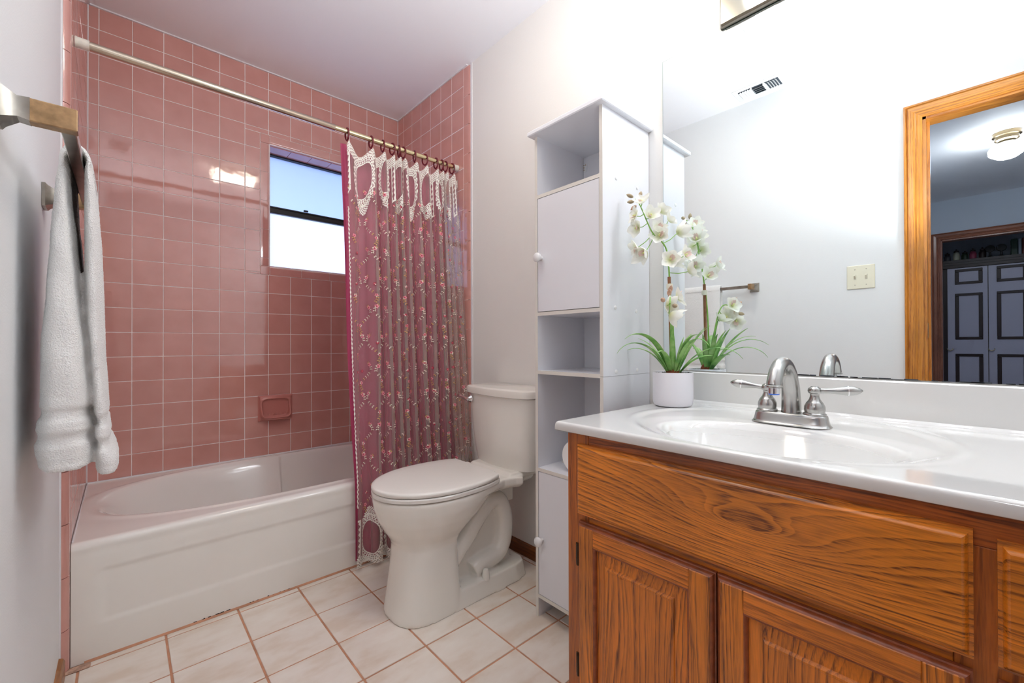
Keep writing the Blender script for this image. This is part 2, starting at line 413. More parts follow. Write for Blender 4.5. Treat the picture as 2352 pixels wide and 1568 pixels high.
# window surround of bullnose pieces: level pieces above and below, upright at the sides
def surround():
    t = .0475; pieces = []
    def piece(x0, x1, z0, z1, rnd):
        m = MB(); j = .0011
        x0 += j; x1 -= j; z0 += j; z1 -= j; r = .012
        n = 6
        if rnd in ('B', 'T'):      # rounded toward the opening
            zi = z0 if rnd == 'T' else z1; sg = 1 if rnd == 'T' else -1; zo = z1 if rnd == 'T' else z0
            pr = [(.006, zo), (-.0015, zo)]+[(-.0015+r*(1-math.cos(a/n*math.pi/2)), zi+sg*r*(1-math.sin(a/n*math.pi/2))) for a in range(n+1)]
            m.prism(pr, 'x', x0, x1)
        else:
            xi = x1 if rnd == 'L' else x0; sg = -1 if rnd == 'L' else 1; xo = x0 if rnd == 'L' else x1
            pr = [(xo, .006), (xo, -.0015)]+[(xi+sg*r*(1-math.sin(a/n*math.pi/2)), -.0015+r*(1-math.cos(a/n*math.pi/2))) for a in range(n+1)]
            m.prism(pr, 'z', z0, z1)
        obj('bullnose_tile', m.mesh('bullnose_tile', True, 50), pink, wall_back)
    xs = [wx0-.001, wx0+.006]+[wx0+.006+.1542*k for k in (1, 2, 3)]+[wx1]
    for a, b in zip(xs[1:-1], xs[2:]): piece(a if a > xs[1] else wx0, b, wz0-t, wz0, 'B'); piece(a if a > xs[1] else wx0, b, wz1, wz1+.05, 'T')
    zs = [wz0]+[wz1-.1542*k for k in (4, 3, 2, 1)]+[wz1]
    zs = [z for z in zs if z >= wz0]
    for a, b in zip(zs[:-1], zs[1:]):
        if b-a > .005: piece(wx0-t+.001, wx0, a, b, 'L'); piece(wx1, wx1+t-.001, a, b, 'R')
    for x0, x1 in ((wx0-t+.001, wx0), (wx1, wx1+t-.001)):
        for z0, z1 in ((wz0-t, wz0), (wz1, wz1+.05)):
            obj('corner_tile', MB().box(x0+.001, x1-.001, -.0018, .006, z0+.001, z1-.001, .0025).mesh('corner_tile'), pink, wall_back)
    # reveal tiles inside the opening
    x = wx0
    while x < wx1-.01:
        x2 = min(x+TP, wx1)
        for zc in (wz1-.0045, wz0-.0035):
            obj('reveal_tile', MB().box(x+.001, x2-.001, .012, .118, zc, zc+.008, .0012).mesh('reveal_tile'), pink, wall_back)
        x = x2
    z = wz0
    while z < wz1-.01:
        z2 = min(z+TP, wz1)
        for xc in (wx0-.0045, wx1-.0035):
            obj('reveal_tile', MB().box(xc, xc+.008, .012, .118, z+.001, z2-.001, .0012).mesh('reveal_tile'), pink, wall_back)
        z = z2
surround()
# ---- window
win = sroot('window_1', ((wx0+wx1)/2, .13, wz0))
fr = .014
m = MB(); m.box(wx0, wx0+.010, .112, .150, wz0, wz1).box(wx1-.010, wx1, .112, .150, wz0, wz1).box(wx0+.010, wx1-.010, .112, .150, wz1-.012, wz1-.005).box(wx0+.010, wx1-.010, .112, .150, wz0, wz0+.006)
part('frame', m, black_metal, win)
m = MB(); m.box(wx0+.010, wx1-.010, .104, .132, 1.700, 1.738, .003); m.box(wx0+.010, wx1-.010, .098, .106, 1.728, 1.735); part('meeting_rail', m, black_metal, win)
m = MB(); m.box(wx0+.20, wx0+.225, .094, .104, 1.738, 1.748, .002); part('sash_latch', m, black_metal, win)
def frosted(tint=(.93, .95, 1, 1)):
    n = N('frosted glass'); t = n.n('ShaderNodeBsdfTranslucent'); t.inputs[0].default_value = tint
    g = n.n('ShaderNodeBsdfGlossy'); g.inputs['Roughness'].default_value = .35; mx = n.n('ShaderNodeMixShader'); mx.inputs[0].default_value = .06
    n.l(t.outputs[0], mx.inputs[1]); n.l(g.outputs[0], mx.inputs[2]); n.l(mx.outputs[0], n.o.inputs[0]); return n.m
frost = frosted()
part('pane', MB().box(wx0+.010, wx1-.010, .138, .142, 1.72, wz1-.012), frosted((.70, .78, .92, 1)), win)
part('pane', MB().box(wx0+.010, wx1-.010, .126, .130, wz0+.006, 1.72), frost, win)
m = MB(); m.box(.1, 1.9, .16, .95, 2.045, 2.10); struct('added_shade_slab', m, paint_ceiling)  # unseen slab added outside to keep sky light off the upper pane
m = MB(); m.box(-1.5, 3.5, .16, 6, -.3, -.2); struct('floor_outside', m, simple('pale gravel', srgb(190, 188, 180), .9, noise=(20, .2)))

# ---- floor tiles
fx = [.0183+.2022*k for k in range(8)]; fx[0] = -.018; fx.append(1.462)
fx = [-.0185, .0183]+[.0183+.2022*k for k in range(1, 8)]+[1.4625]
fy = [-.7690, -.7965]+[-.7965-.1995*k for k in range(1, 12)]+[YN+.002]
fcache = {}
for i in range(len(fx)-1):
    for k in range(len(fy)-1):
        x0, x1, y1, y0 = fx[i]+.0031, fx[i+1]-.0031, fy[k]-.0031, fy[k+1]+.0031
        w, h = x1-x0, y1-y0
        if w < .01 or h < .01: continue
        key = (round(w, 4), round(h, 4))
        if key not in fcache:
            me = MB().box(-w/2, w/2, -h/2, h/2, -.008, 0, .0012).mesh('floor_tile'); me.materials.append(floor_tile); fcache[key] = me
        o = obj('floor_tile', fcache[key], None, floor, ((x0+x1)/2, (y0+y1)/2, RND.uniform(-.0004, .0002)))
        o.rotation_euler = (RND.gauss(0, .0012), RND.gauss(0, .0012), 0)
# grout patch in the corner by the tub
part('corner_patch', MB().box(-.018, .045, -.80, -.772, -.001, .003, .002), simple('chipped grout patch', srgb(196, 160, 140), .9, noise=(50, .4), bump=(70, 1, .006)), floor, label='rough grout patch in the corner by the tub')

# ---- baseboards
def bb(name, y0, y1):
    pr = [(XW, 0), (XW-.012, 0), (XW-.012, .045), (XW-.008, .055), (XW, .058)]
    return struct(name, MB().prism(pr, 'y', y0, y1), base_wood)
bb('baseboard_right', -1.52, -.803)
pr = [(XL, 0), (XL+.013, 0), (XL+.013, .045), (XL+.009, .054), (XL, .058)]
struct('baseboard_left', MB().prism(pr, 'y', -2.33, -.803), oak('baseboard wood left', 1, 2, freq=60, amp=.04, light=(176, 110, 50), dark=(100, 55, 22)))

# ---- door casing on the left wall, seen in the mirror
def casing(prefix, x, sx, yo, yi, zt, zi, yo2, mats, zbot=0):
    """profiled casing round an opening: prof = (distance from the outer edge, thickness)"""
    w = abs(yo-yi)
    prof = [(0, 0), (0, .017), (.10*w, .019), (.16*w, .015), (.24*w, .020), (.52*w, .017), (.60*w, .013), (.68*w, .015), (.78*w, .011), (.86*w, .012), (1.0*w, .007), (w, 0)]
    root = sroot('trim_'+prefix, (x, (yo+yo2)/2, 0))
    sg = -1 if yi < yo else 1
    def side(y_out, sgn, zz):
        rings = [[(x+sx*t, y_out+sgn*d, zbot) for d, t in prof], [(x+sx*t, y_out+sgn*d, zt-d) for d, t in prof]]
        return MB().loft(rings)
    part('casing_board', side(yo, sg, zt), mats[0], root, True, 25)
    part('casing_board', side(yo2, -sg, zt), mats[0], root, True, 25)
    rings = [[(x+sx*t, yo+sg*d, zt-d) for d, t in prof], [(x+sx*t, yo2-sg*d, zt-d) for d, t in prof]]
    part('head_casing', MB().loft(rings), mats[1], root, True, 25)
    return root
tr = casing('1', XL, 1, -2.337, -2.403, 2.100, 2.034, -3.126, (casing_mat, casing_h))
m = MB(); m.box(-.122, XL, dy1-.012, dy1, 0, dz).box(-.122, XL, dy0, dy0+.012, 0, dz); part('jamb', m, casing_x, tr)
part('head_jamb', MB().box(-.122, XL, dy0, dy1, dz-.012, dz), casing_h, tr)
m = MB(); m.box(-.085, -.072, dy1-.022, dy1-.012, 0, dz-.012); part('door_stop', m, casing_x, tr)
part('strike_plate', MB().box(-.060, -.030, dy1-.0135, dy1-.0118, .98, 1.05, .0005), brass, tr)

# ---- bedroom beyond the doorway
m = MB(); m.box(-3.5, -.12, -2.22, -2.14, 0, 2.5); struct('wall_bedroom_side', m, paint_bed)
m = MB(); m.box(-3.5, -.12, -3.72, -3.64, 0, 2.5); struct('wall_bedroom_near', m, paint_bed)
m = MB(); m.box(-.12, -.11, -3.7, YN-.1, 0, 2.5); struct('wall_bedroom_return', m, paint_bed)
oy0, oy1, oz = -3.45, -2.305, 2.022
m = MB(); m.box(-3.6, -3.5, oy1, -2.14, 0, 2.5).box(-3.6, -3.5, -3.72, oy0, 0, 2.5).box(-3.6, -3.5, oy0, oy1, oz, 2.5); struct('wall_far', m, paint_bed)
m = MB(); m.box(-4.8, -4.7, -3.72, -2.14, 0, 2.5).box(-4.7, -3.6, -2.2, -2.14, 0, 2.5).box(-4.7, -3.6, -3.72, -3.6, 0, 2.5); struct('wall_closet', m, paint_bed)
m = MB(); m.box(-4.8, -.12, -3.72, -2.14, -.1, 0); struct('floor_bedroom', m, simple('beige carpet', srgb(178, 165, 150), .95, bump=(300, .6, .004)))
dcas = (oak('dark casing', 2, 1, freq=60, amp=.05, light=(172, 106, 78), dark=(120, 66, 48)), oak('dark head casing', 1, 2, freq=60, amp=.05, light=(172, 106, 78), dark=(120, 66, 48)))
t2 = casing('2', -3.5, 1, -2.238, -2.308, 2.092, 2.022, -3.52, dcas)
m = MB(); m.box(-3.6, -3.5, oy1-.012, oy1, 0, oz).box(-3.6, -3.5, oy0, oy0+.012, 0, oz).box(-3.6, -3.5, oy0, oy1, oz-.012, oz); part('jamb', m, dcas[0], t2)
# wardrobe with panelled doors
wd = thing('wardrobe', 'dark wooden wardrobe with pale panelled doors seen through the doorway in the mirror', 'wardrobe', (-4.25, -2.9, 0))
wd_blue = simple('wardrobe panel', srgb(196, 196, 220), .35); wd_dk = simple('wardrobe moulding', srgb(52, 38, 44), .4)
m = MB(); m.box(-4.5, -4.02, -3.56, -2.25, 0, 1.78); part('carcass', m, wd_dk, wd)
m = MB(); m.box(-4.5, -3.985, -3.58, -2.24, 1.78, 1.81).box(-4.5, -3.965, -3.59, -2.23, 1.835, 1.862).box(-4.5, -3.975, -3.585, -2.235, 1.81, 1.835); part('cornice', m, wd_dk, wd)
for i in range(4):
    y1 = -2.335-.306*i; y0 = y1-.300
    d = part('wardrobe_door', MB().box(-4.02, -4.0, y0, y1, .05, 1.775), wd_blue, wd)
    for (z0, z1) in ((1.595, 1.76), (.99, 1.495), (.12, .834)):
        ya, yb = y0+.035, y1-.058
        m = MB()
        for (a, b, c, e) in ((ya, yb, z1-.028, z1), (ya, yb, z0, z0+.028), (ya, ya+.03, z0+.028, z1-.028), (yb-.03, yb, z0+.028, z1-.028)):
            m.box(-4.0, -3.990, a, b, c, e, .003)
        part('panel_moulding', m, wd_dk, d)
    m = MB(); c = Vector((-3.99, y1-.018, .89))
    m.tube([c+Vector((.012*math.sin(a/8*math.pi), .022*math.cos(a/8*math.pi), -.020*math.sin(a/8*math.pi))) for a in range(9)], .005, 8); part('handle', m, brass, d)
def shelf_items():
    data = [(-2.335, .10, 'jar', srgb(60, 60, 70)), (-2.405, .13, 'jar', srgb(190, 190, 170)), (-2.47, .10, 'jar', srgb(40, 60, 45)), (-2.53, .12, 'jar', srgb(170, 70, 100)),
            (-2.60, .12, 'jar', srgb(45, 30, 30)), (-2.655, .15, 'round', srgb(20, 20, 26)), (-2.735, .15, 'round', srgb(30, 30, 36))]
    names = {'jar': 'jar', 'round': 'round_clock'}
    labs = ['small grey jar at the left end of the wardrobe top', 'cream lidded jar on top of the wardrobe', 'dark green jar on top of the wardrobe', 'pink jar with dark lid on top of the wardrobe',
            'dark brown jar on top of the wardrobe', 'round black disc ornament on the wardrobe, beside the brown jar', 'round black disc ornament on the wardrobe, beside the green book']
    for (y, h, k, c), lb in zip(data, labs):
        mt = simple('ornament '+k, c, .4)
        x = -4.04
        if k == 'jar':
            t = thing('jar', lb, 'jar', (x, y, 1.862), 'ornaments on the wardrobe')
            part('body', MB().lathe([(.018, 0), (.027, .01), (.028, h*.5), (.020, h*.68), (.016, h*.72)], (x, y, 1.862), 16), mt, t, True)
            part('lid', MB().lathe([(.020, h*.72), (.021, h*.84), (.008, h*.9), (.005, h)], (x, y, 1.862), 16), wd_dk, t, True)
        else:
            t = thing('disc_ornament', lb, 'ornament', (x, y, 1.862), 'ornaments on the wardrobe')
            part('foot', MB().lathe([(.028, 0), (.022, .012), (.008, .02), (.008, .06)], (x, y, 1.862), 16), mt, t, True)
            part('disc', MB().lathe([(.034, -.008), (.038, 0), (.034, .008), (.012, .010)], (x, y, 1.862+.095), 20, 'x'), mt, t, True)
    yb = -2.80
    for w, h, c, lb in ((.045, .17, srgb(30, 62, 50), 'dark green book standing on the wardrobe'), (.022, .165, srgb(150, 160, 175), 'thin pale blue book standing on the wardrobe'),
                        (.04, .17, srgb(110, 40, 38), 'red book standing on the wardrobe'), (.04, .16, srgb(86, 30, 34), 'dark red book at the right end of the wardrobe row')):
        t = thing('book', lb, 'book', (-4.08, yb-w/2, 1.862), 'books on the wardrobe')
        part('cover', MB().box(-4.14, -4.02, yb-w, yb, 1.862, 1.862+h, .003), simple('book cover', c, .5), t)
        part('pages', MB().box(-4.142, -4.03, yb-w+.004, yb-.004, 1.865, 1.862+h-.004+.005), simple('book pages', srgb(220, 214, 196), .8), t)
        yb -= w+.004
shelf_items()
bl = thing('flush_ceiling_light', 'schoolhouse globe light with bronze collar on the bedroom ceiling, seen in the mirror', 'lamp', (-1.78, -2.715, ZC))
part('collar', MB().lathe([(.072, 0), (.072, -.025), (.060, -.03), (.060, -.05), (.045, -.058), (.042, -.075)], (-1.78, -2.715, ZC), 28), simple('dark bronze collar', (.16, .12, .07, 1), .3, 1), bl, True)
part('globe', MB().lathe([(.042, -.072), (.075, -.085), (.092, -.115), (.088, -.145), (.060, -.168), (.045, -.178), (.001, -.186)], (-1.78, -2.715, ZC), 28, cap=True), bed_mat, bl, True, 180, label='glowing white glass globe')
# ---------------------------------------------------------------- bathtub
def smooth01(x): x = np.clip(x, 0, 1); return x*x*(3-2*x)
def build_tub():
    root = thing('bathtub', 'bone white bathtub with a panelled apron in the pink tiled alcove', 'bathtub', (.73, -.38, 0))
    nx, ny = 240, 130; x = np.linspace(.001, XT-.001, nx); y = np.linspace(-.746, -.0020, ny); X, Y = np.meshgrid(x, y, indexing='ij')
    e = ((np.abs(X-.735)/.700)**2.5+(np.abs(Y+.37)/.322)**2.5)**(1/2.5)
    dpt = .30*smooth01((1.0-e)/np.where(X < .735, .42, .26))**.8
    lip = .006*np.exp(-((e-1.035)/.03)**2)
    Z = .361-dpt+lip*.6 - .001*smooth01((e-1.1)*4)
    V = np.stack([X, Y, Z], -1).reshape(-1, 3)
    # rounded front lip then apron with a soft recessed panel
    rows = []
    R_ = .020
    for a in np.linspace(0, math.pi/2, 8)[1:]:
        rows.append(np.stack([x, np.full(nx, -.746-R_*math.sin(a)), np.full(nx, .360-R_*(1-math.cos(a)))], -1))
    zz = np.linspace(.335, 0.0, 90)
    for z in zz:
        px = smooth01((x-.056)/.026)*smooth01((1.36-x)/.026)
        zb0 = .100; pz = smooth01(np.array((z-zb0)/.018))*smooth01(np.array((.275-z)/.018))
        yy = -.766+.0036*px*pz + .0008*math.exp(-((z-.325)/.01)**2)
        rows.append(np.stack([x, yy*np.ones(nx), np.full(nx, z)], -1))
    V2 = np.concatenate([np.stack([x, np.full(nx, -.746), Z[:, 0]], -1)[None]]+[r[None] for r in rows]).transpose(1, 0, 2)
    n2 = V2.shape[1]
    def quads(a, b, off=0):
        i, j = np.meshgrid(np.arange(a-1), np.arange(b-1), indexing='ij'); q = i*b+j
        return np.stack([q, q+b, q+b+1, q+1], -1).reshape(-1, 4)+off
    Q = quads(nx, ny); Q2 = quads(nx, n2, nx*ny)[:, ::-1]
    me = np_mesh('shell', np.concatenate([V, V2.reshape(-1, 3)]), np.concatenate([Q, Q2]))
    bm = bmesh.new(); bm.from_mesh(me); bmesh.ops.remove_doubles(bm, verts=bm.verts, dist=.00005); bmesh.ops.recalc_face_normals(bm, faces=bm.faces); bm.to_mesh(me); bm.free()
    obj('shell', me, tub_mat, root)
    m = MB(); m.box(.001, XT-.001, -.006, -.0004, .358, .3655, .002).box(.0005, .005, -.74, -.004, .358, .3645, .0015); part('caulk_bead', m, caulk, root)
    # chipped dark gaps in the floor joint
    m = MB(); r = random.Random(3)
    for i in range(46):
        x0 = r.uniform(.29, .405) if i < 26 else r.uniform(.43, .60)
        L = r.uniform(.003, .010); h = r.uniform(.0012, .0035); zc = r.uniform(.001, .005)
        m.box(x0, x0+L, -.7668, -.7655, zc, zc+h)
    o = part('chipped_caulk', m, dark, root, label='chipped black gaps in the joint along the foot of the tub'); o['kind'] = 'stuff'
    m = MB(); m.prism([(-.7658, 0), (-.772, 0), (-.7655, .006)], 'x', .03, XT-.002); part('floor_joint', m, grout_floor, root)
    part('drain', MB().lathe([(.0, 0), (.026, 0), (.028, .002), (.02, .004), (.001, .004)], (1.22, -.37, .062), 20), chrome, root, True)
build_tub()
# ---------------------------------------------------------------- soap dish
def soap_dish():
    root = thing('soap_dish', 'rose ceramic soap dish set in the pink tiles above the tub', 'soap dish', (.7276, 0, .535))
    x0, x1, z0, z1 = .6435, .8116, .545, .683
    nx, nz = 60, 50; x = np.linspace(x0, x1, nx); z = np.linspace(z0, z1, nz); X, Z = np.meshgrid(x, z, indexing='ij')
    u = (X-(x0+x1)/2)/((x1-x0)/2); w = (Z-(z0+z1)/2)/((z1-z0)/2)
    edge = np.maximum(np.abs(u), np.abs(w))
    base = -.010*smooth01((1-edge)/.12)-.0015
    e = (np.abs(u/.80)**5+np.abs((w)/.72)**5)**.2
    rim = .028*smooth01((1.18-e)/.14)*(smooth01((.3-w)/1.2)+.15)
    Yy = base-rim+ (.045)*smooth01((1-e)/.16)
    ribs = .002*np.clip(np.cos((X-x0)*2*np.pi/.018), 0, 1)*smooth01((-.45-w)/.05)*smooth01((.95-e)/.1)
    Yy = np.minimum(Yy, -.0024)-ribs
    V = np.stack([X, Yy, Z], -1).reshape(-1, 3)
    i, j = np.meshgrid(np.arange(nx-1), np.arange(nz-1), indexing='ij'); q = i*nz+j
    Q = np.stack([q, q+nz, q+nz+1, q+1], -1).reshape(-1, 4)
    obj('dish', np_mesh('dish', V, Q), soap_mat, root)
    m = MB(); nn = 16
    rings = []
    for (yo, dz, k) in ((-.010, -.002, 1.0), (-.034, -.005, .97), (-.042, -.003, .90), (-.036, .004, .84), (-.020, .003, .80)):
        ring = []
        for a in range(nn+1):
            t = a/nn; uu = -1+2*t
            ring.append((.7276+uu*.0755*k, yo*(1-.25*abs(uu)**3), z0+.012+dz+.020*abs(uu)**5))
        rings.append(ring)
    vs = [p for r in rings for p in r]; n1 = nn+1
    fs = [(a*n1+b, a*n1+b+1, (a+1)*n1+b+1, (a+1)*n1+b) for a in range(4) for b in range(nn)]
    m.add(vs, fs); part('front_lip', m, soap_mat, root, True, 180)
soap_dish()
# ---------------------------------------------------------------- toilet
YC = -1.20
def egg(xf, xc, xb, w, nf, nb, z, n=56, cut=None):
    ring = []
    for i in range(n):
        a = 2*math.pi*i/n; c, s_ = math.cos(a), math.sin(a)
        if c < 0: p = nf; rx = xc-xf
        else: p = nb; rx = xb-xc
        x = xc+rx*math.copysign(abs(c)**(2/p), c); y = YC+w*math.copysign(abs(s_)**(2/p), s_)
        if cut is not None: x = min(x, cut)
        ring.append((x, y, z))
    return ring
def build_toilet():
    root = thing('toilet', 'bone white two piece toilet with its lid closed, beside the curtain', 'toilet', (1.08, YC, 0))
    lv = [(0.0, .798, .93, 1.045, .124, 2.6, 5), (.012, .798, .93, 1.045, .124, 2.6, 5), (.05, .804, .93, 1.04, .119, 2.6, 5), (.12, .813, .93, 1.035, .113, 2.5, 5), (.20, .821, .93, 1.03, .110, 2.4, 5), (.245, .822, .94, 1.035, .110, 2.3, 4),
          (.268, .812, .95, 1.05, .119, 2.2, 3.2), (.30, .790, .965, 1.085, .139, 2.1, 2.7), (.34, .768, .975, 1.14, .160, 2.05, 2.5), (.38, .755, .98, 1.19, .174, 2.0, 2.4), (.41, .750, .985, 1.225, .180, 2.0, 2.4), (.425, .751, .985, 1.235, .180, 2.0, 2.4)]
    m = MB(); m.loft([egg(a[1], a[2], a[3], a[4], a[5], a[6], a[0]) for a in lv])
    # rear foot plate, web, deck, tank support
    def slab(pts0, pts1, z0, z1): m.loft([[(x, YC+y, z0) for x, y in pts0], [(x, YC+y, z1) for x, y in pts1]])
    foot = [(.95, -.122), (1.20, -.128), (1.30, -.126), (1.355, -.108), (1.372, -.07), (1.372, .07), (1.355, .108), (1.30, .126), (1.20, .128), (.95, .122)]
    sh = lambda P, k: [((x-1.1)*(1-k*.15)+1.1, y*(1-k)) for x, y in P]
    slab(foot, sh(foot, .03), 0, .012); slab(sh(foot, .03), sh(foot, .14), .012, .060)
    m.box(.98, 1.325, YC-.040, YC+.040, .03, .40)
    m.box(1.205, 1.335, YC-.052, YC+.052, .30, .41)
    deck = [(1.10, -.168), (1.165, -.150), (1.215, -.136), (1.262, -.150), (1.284, -.166), (1.325, -.125), (1.40, -.110), (1.40, .110), (1.325, .125), (1.284, .166), (1.262, .150), (1.215, .136), (1.165, .150), (1.10, .168)]
    slab([(1.0 if x < 1.2 else x*1.0, y*.88) for x, y in deck], deck, .386, .402); slab(deck, deck, .402, .430)
    slab([(1.22, -.13), (1.40, -.15), (1.40, .15), (1.22, .13)], [(1.255, -.13), (1.40, -.15), (1.40, .15), (1.255, .13)], .42, .442)
    pth = [(1.00, .13), (1.03, .165), (1.09, .225), (1.155, .295), (1.195, .325), (1.232, .328), (1.262, .300), (1.278, .25), (1.280, .20), (1.272, .15), (1.248, .112), (1.20, .098), (1.155, .094), (1.115, .080)]
    for sg in (-1, 1):
        m.tube(catmull([(x, YC+sg*.052, z) for x, z in pth], 4), .037, 16)
    body = part('bowl', m, china, root, True, 180)
    md = body.modifiers.new('fuse', 'REMESH'); md.mode = 'VOXEL'; md.voxel_size = .0045; md.use_smooth_shade = True
    ms = body.modifiers.new('soften', 'SMOOTH'); ms.iterations = 5; ms.factor = .6
    # bolt caps
    for sg in (-1, 1):
        part('bolt_cap', MB().lathe([(.0155, 0), (.0155, .004), (.0125, .030), (.009, .037), (.002, .039)], (1.147, YC+sg*.100, .054), 20), china, root, True)
    # seat ring and lid
    def ringm(lv2, cut): return MB().loft([egg(a[1], .985, 1.25, a[2], 2.0, 2.6, a[0], 72, cut) for a in lv2])
    part('seat', ringm([(.4285, .752, .178), (.430, .748, .182), (.4405, .747, .183), (.4445, .750, .180)], 1.185), seat_mat, root, True, 35)
    lid = ringm([(.4462, .752, .179), (.4478, .748, .183), (.4550, .7465, .184), (.4595, .7475, .183), (.4622, .751, .1795), (.4635, .760, .171), (.4645, .80, .135), (.4650, .88, .07)], 1.172)
    part('lid', lid, seat_mat, root, True, 60)
    for sg in (-1, 1): part('hinge', MB().box(1.168, 1.205, YC+sg*.075-.02, YC+sg*.075+.02, .432, .4555, .006), seat_mat, root)
    # tank
    def plan(xf, hw, z, back=1.455):
        pts = []
        ch = .034
        for t in np.linspace(-1, 1, 17):
            pts.append((xf+.022*t*t, YC+t*(hw-ch*.9), z))
        right = [(xf+.022+.012, YC+hw-ch*.45, z), (xf+.022+.032, YC+hw-.004, z), (xf+.022+.055, YC+hw, z), (back-.01, YC+hw*.985, z), (back, YC+hw*.95, z)]
        left = [(x, 2*YC-y, zz_) for x, y, zz_ in reversed(right)]
        return left+pts+right if False else pts+right+[(back, 2*YC-(YC+hw*.95), z)]+left[1:]
    lv3 = [(.438, 1.287, .168), (.442, 1.278, .176), (.50, 1.270, .184), (.60, 1.262, .194), (.735, 1.256, .203)]
    part('tank', MB().loft([plan(x, hw, z) for z, x, hw in lv3]), china, root, True, 28)
    lv4 = [(.7365, 1.250, .205), (.740, 1.244, .212), (.757, 1.242, .2145), (.766, 1.244, .213), (.7705, 1.250, .208), (.772, 1.262, .196)]
    part('tank_lid', MB().loft([plan(x, hw, z, 1.459) for z, x, hw in lv4]), china, root, True, 35)
    lvr = part('flush_lever', MB().lathe([(.017, 0), (.017, -.003), (.011, -.009), (.009, -.020), (.006, -.022)], (1.266, -1.045, .712), 20, 'x'), chrome, root, True)
    part('lever_arm', MB().tube(catmull([(1.246, -1.045, .712), (1.243, -1.030, .716), (1.240, -1.005, .722), (1.238, -.985, .722)], 4), [.0065]*4+[.006]*4+[.0075]*4+[.006], 10, flat=(1, .5)), chrome, lvr, True)
build_toilet()
# ---------------------------------------------------------------- storage tower
def tower():
    root = thing('storage_tower', 'tall narrow white laminate storage tower between toilet and vanity', 'shelf unit', (1.33, -1.668, 0))
    X0, X1, Y0, Y1, T = 1.1935, 1.4625, -1.813, -1.524, .012
    def lam(name, x0, x1, y0, y1, z0, z1, **k):
        m = MB(); m.box(x0+.0006, x1, y0, y1, z0, z1); o = part(name, m, laminate, root, **k)
        e = MB(); e.box(x0, x0+.0007, y0, y1, z0, z1); part('edge_band', e, laminate_edge, o); return o
    lam('side_panel', X0, X1, Y1-T, Y1, 0, 1.686)
    a = lam('side_panel', X0, X1, Y0, Y0+T, .8545, 1.686); lam('side_panel', X0, X1, Y0, Y0+T, 0, .8535)
    for (x, z) in ((1.2655, 1.478), (1.3871, 1.476), (1.258, 1.069), (1.3785, 1.063), (1.261, .868), (1.382, .868)):
        part('screw_cap', MB().lathe([(.0065, 0), (.006, -.0018), (.003, -.003), (.0005, -.0034)], (x, Y0, z), 14, 'y'), white_plastic, a, True)
    for z in (1.472, 1.060, .856, .5155, .0735):
        lam('shelf', X0, X1-.006, Y0+T, Y1-T, z-.006, z+.006)
    part('back_panel', MB().box(X1-.006, X1-.002, Y0+T, Y1-T, .08, 1.686), laminate, root)
    part('top_cap', MB().box(1.170, 1.463, -1.830, -1.508, 1.686, 1.702, .003), laminate, root)
    for z0, z1, kz in ((1.068, 1.4645, 1.254), (.081, .508, .274)):
        d = part('door', MB().box(X0+.0005, X0+.0125, Y0+T+.002, Y1-T-.002, z0, z1, .0008), laminate, root)
        e = MB(); e.box(X0+.001, X0+.012, Y0+T+.0012, Y0+T+.002, z0, z1); part('edge_band', e, laminate_edge, d)
        part('knob', MB().lathe([(.006, 0), (.006, -.008), (.012, -.014), (.0165, -.021), (.0165, -.026), (.011, -.031), (.001, -.032)], (X0+.001, -1.556, kz), 24, 'x'), white_plastic, d, True, 60)
    clear = simple('clear plastic bracket', srgb(236, 238, 240), .15)
    br = part('bracket', MB().box(X1-.011, X1-.0065, -1.553, -1.537, 1.628, 1.662, .002), clear, root)
    m = MB()
    for y, z in ((-1.541, 1.654), (-1.541, 1.645), (-1.541, 1.636), (-1.549, 1.654)): m.lathe([(.0022, 0), (.0022, -.0012), (.0008, -.0018)], (X1-.011, y, z), 8, 'x')
    part('bracket_screw', m, simple('brass screw', (.4, .3, .18, 1), .4, 1), br)
tower()
t = thing('toilet_roll', 'white toilet roll lying in the open cubby of the storage tower', 'toilet roll', (1.27, -1.668, .5215))
part('paper', MB().lathe([(.021, -.05), (.052, -.05), (.054, -.046), (.054, .046), (.052, .05), (.021, .05)], (1.28, -1.668, .5755), 40, 'x', cap=False), paper_mat, t, True, 40)
part('tube', MB().lathe([(.0195, -.049), (.021, -.049), (.021, .049), (.0195, .049)], (1.28, -1.668, .5755), 24, 'x', cap=False), simple('cardboard', srgb(170, 150, 125), .9), t, True)
m = MB(); m.add([(1.226, -1.622, .548), (1.226, -1.616, .560), (1.235, -1.611, .556), (1.24, -1.614, .546)], [(0, 1, 2, 3)]); part('loose_end', m, paper_mat, t)
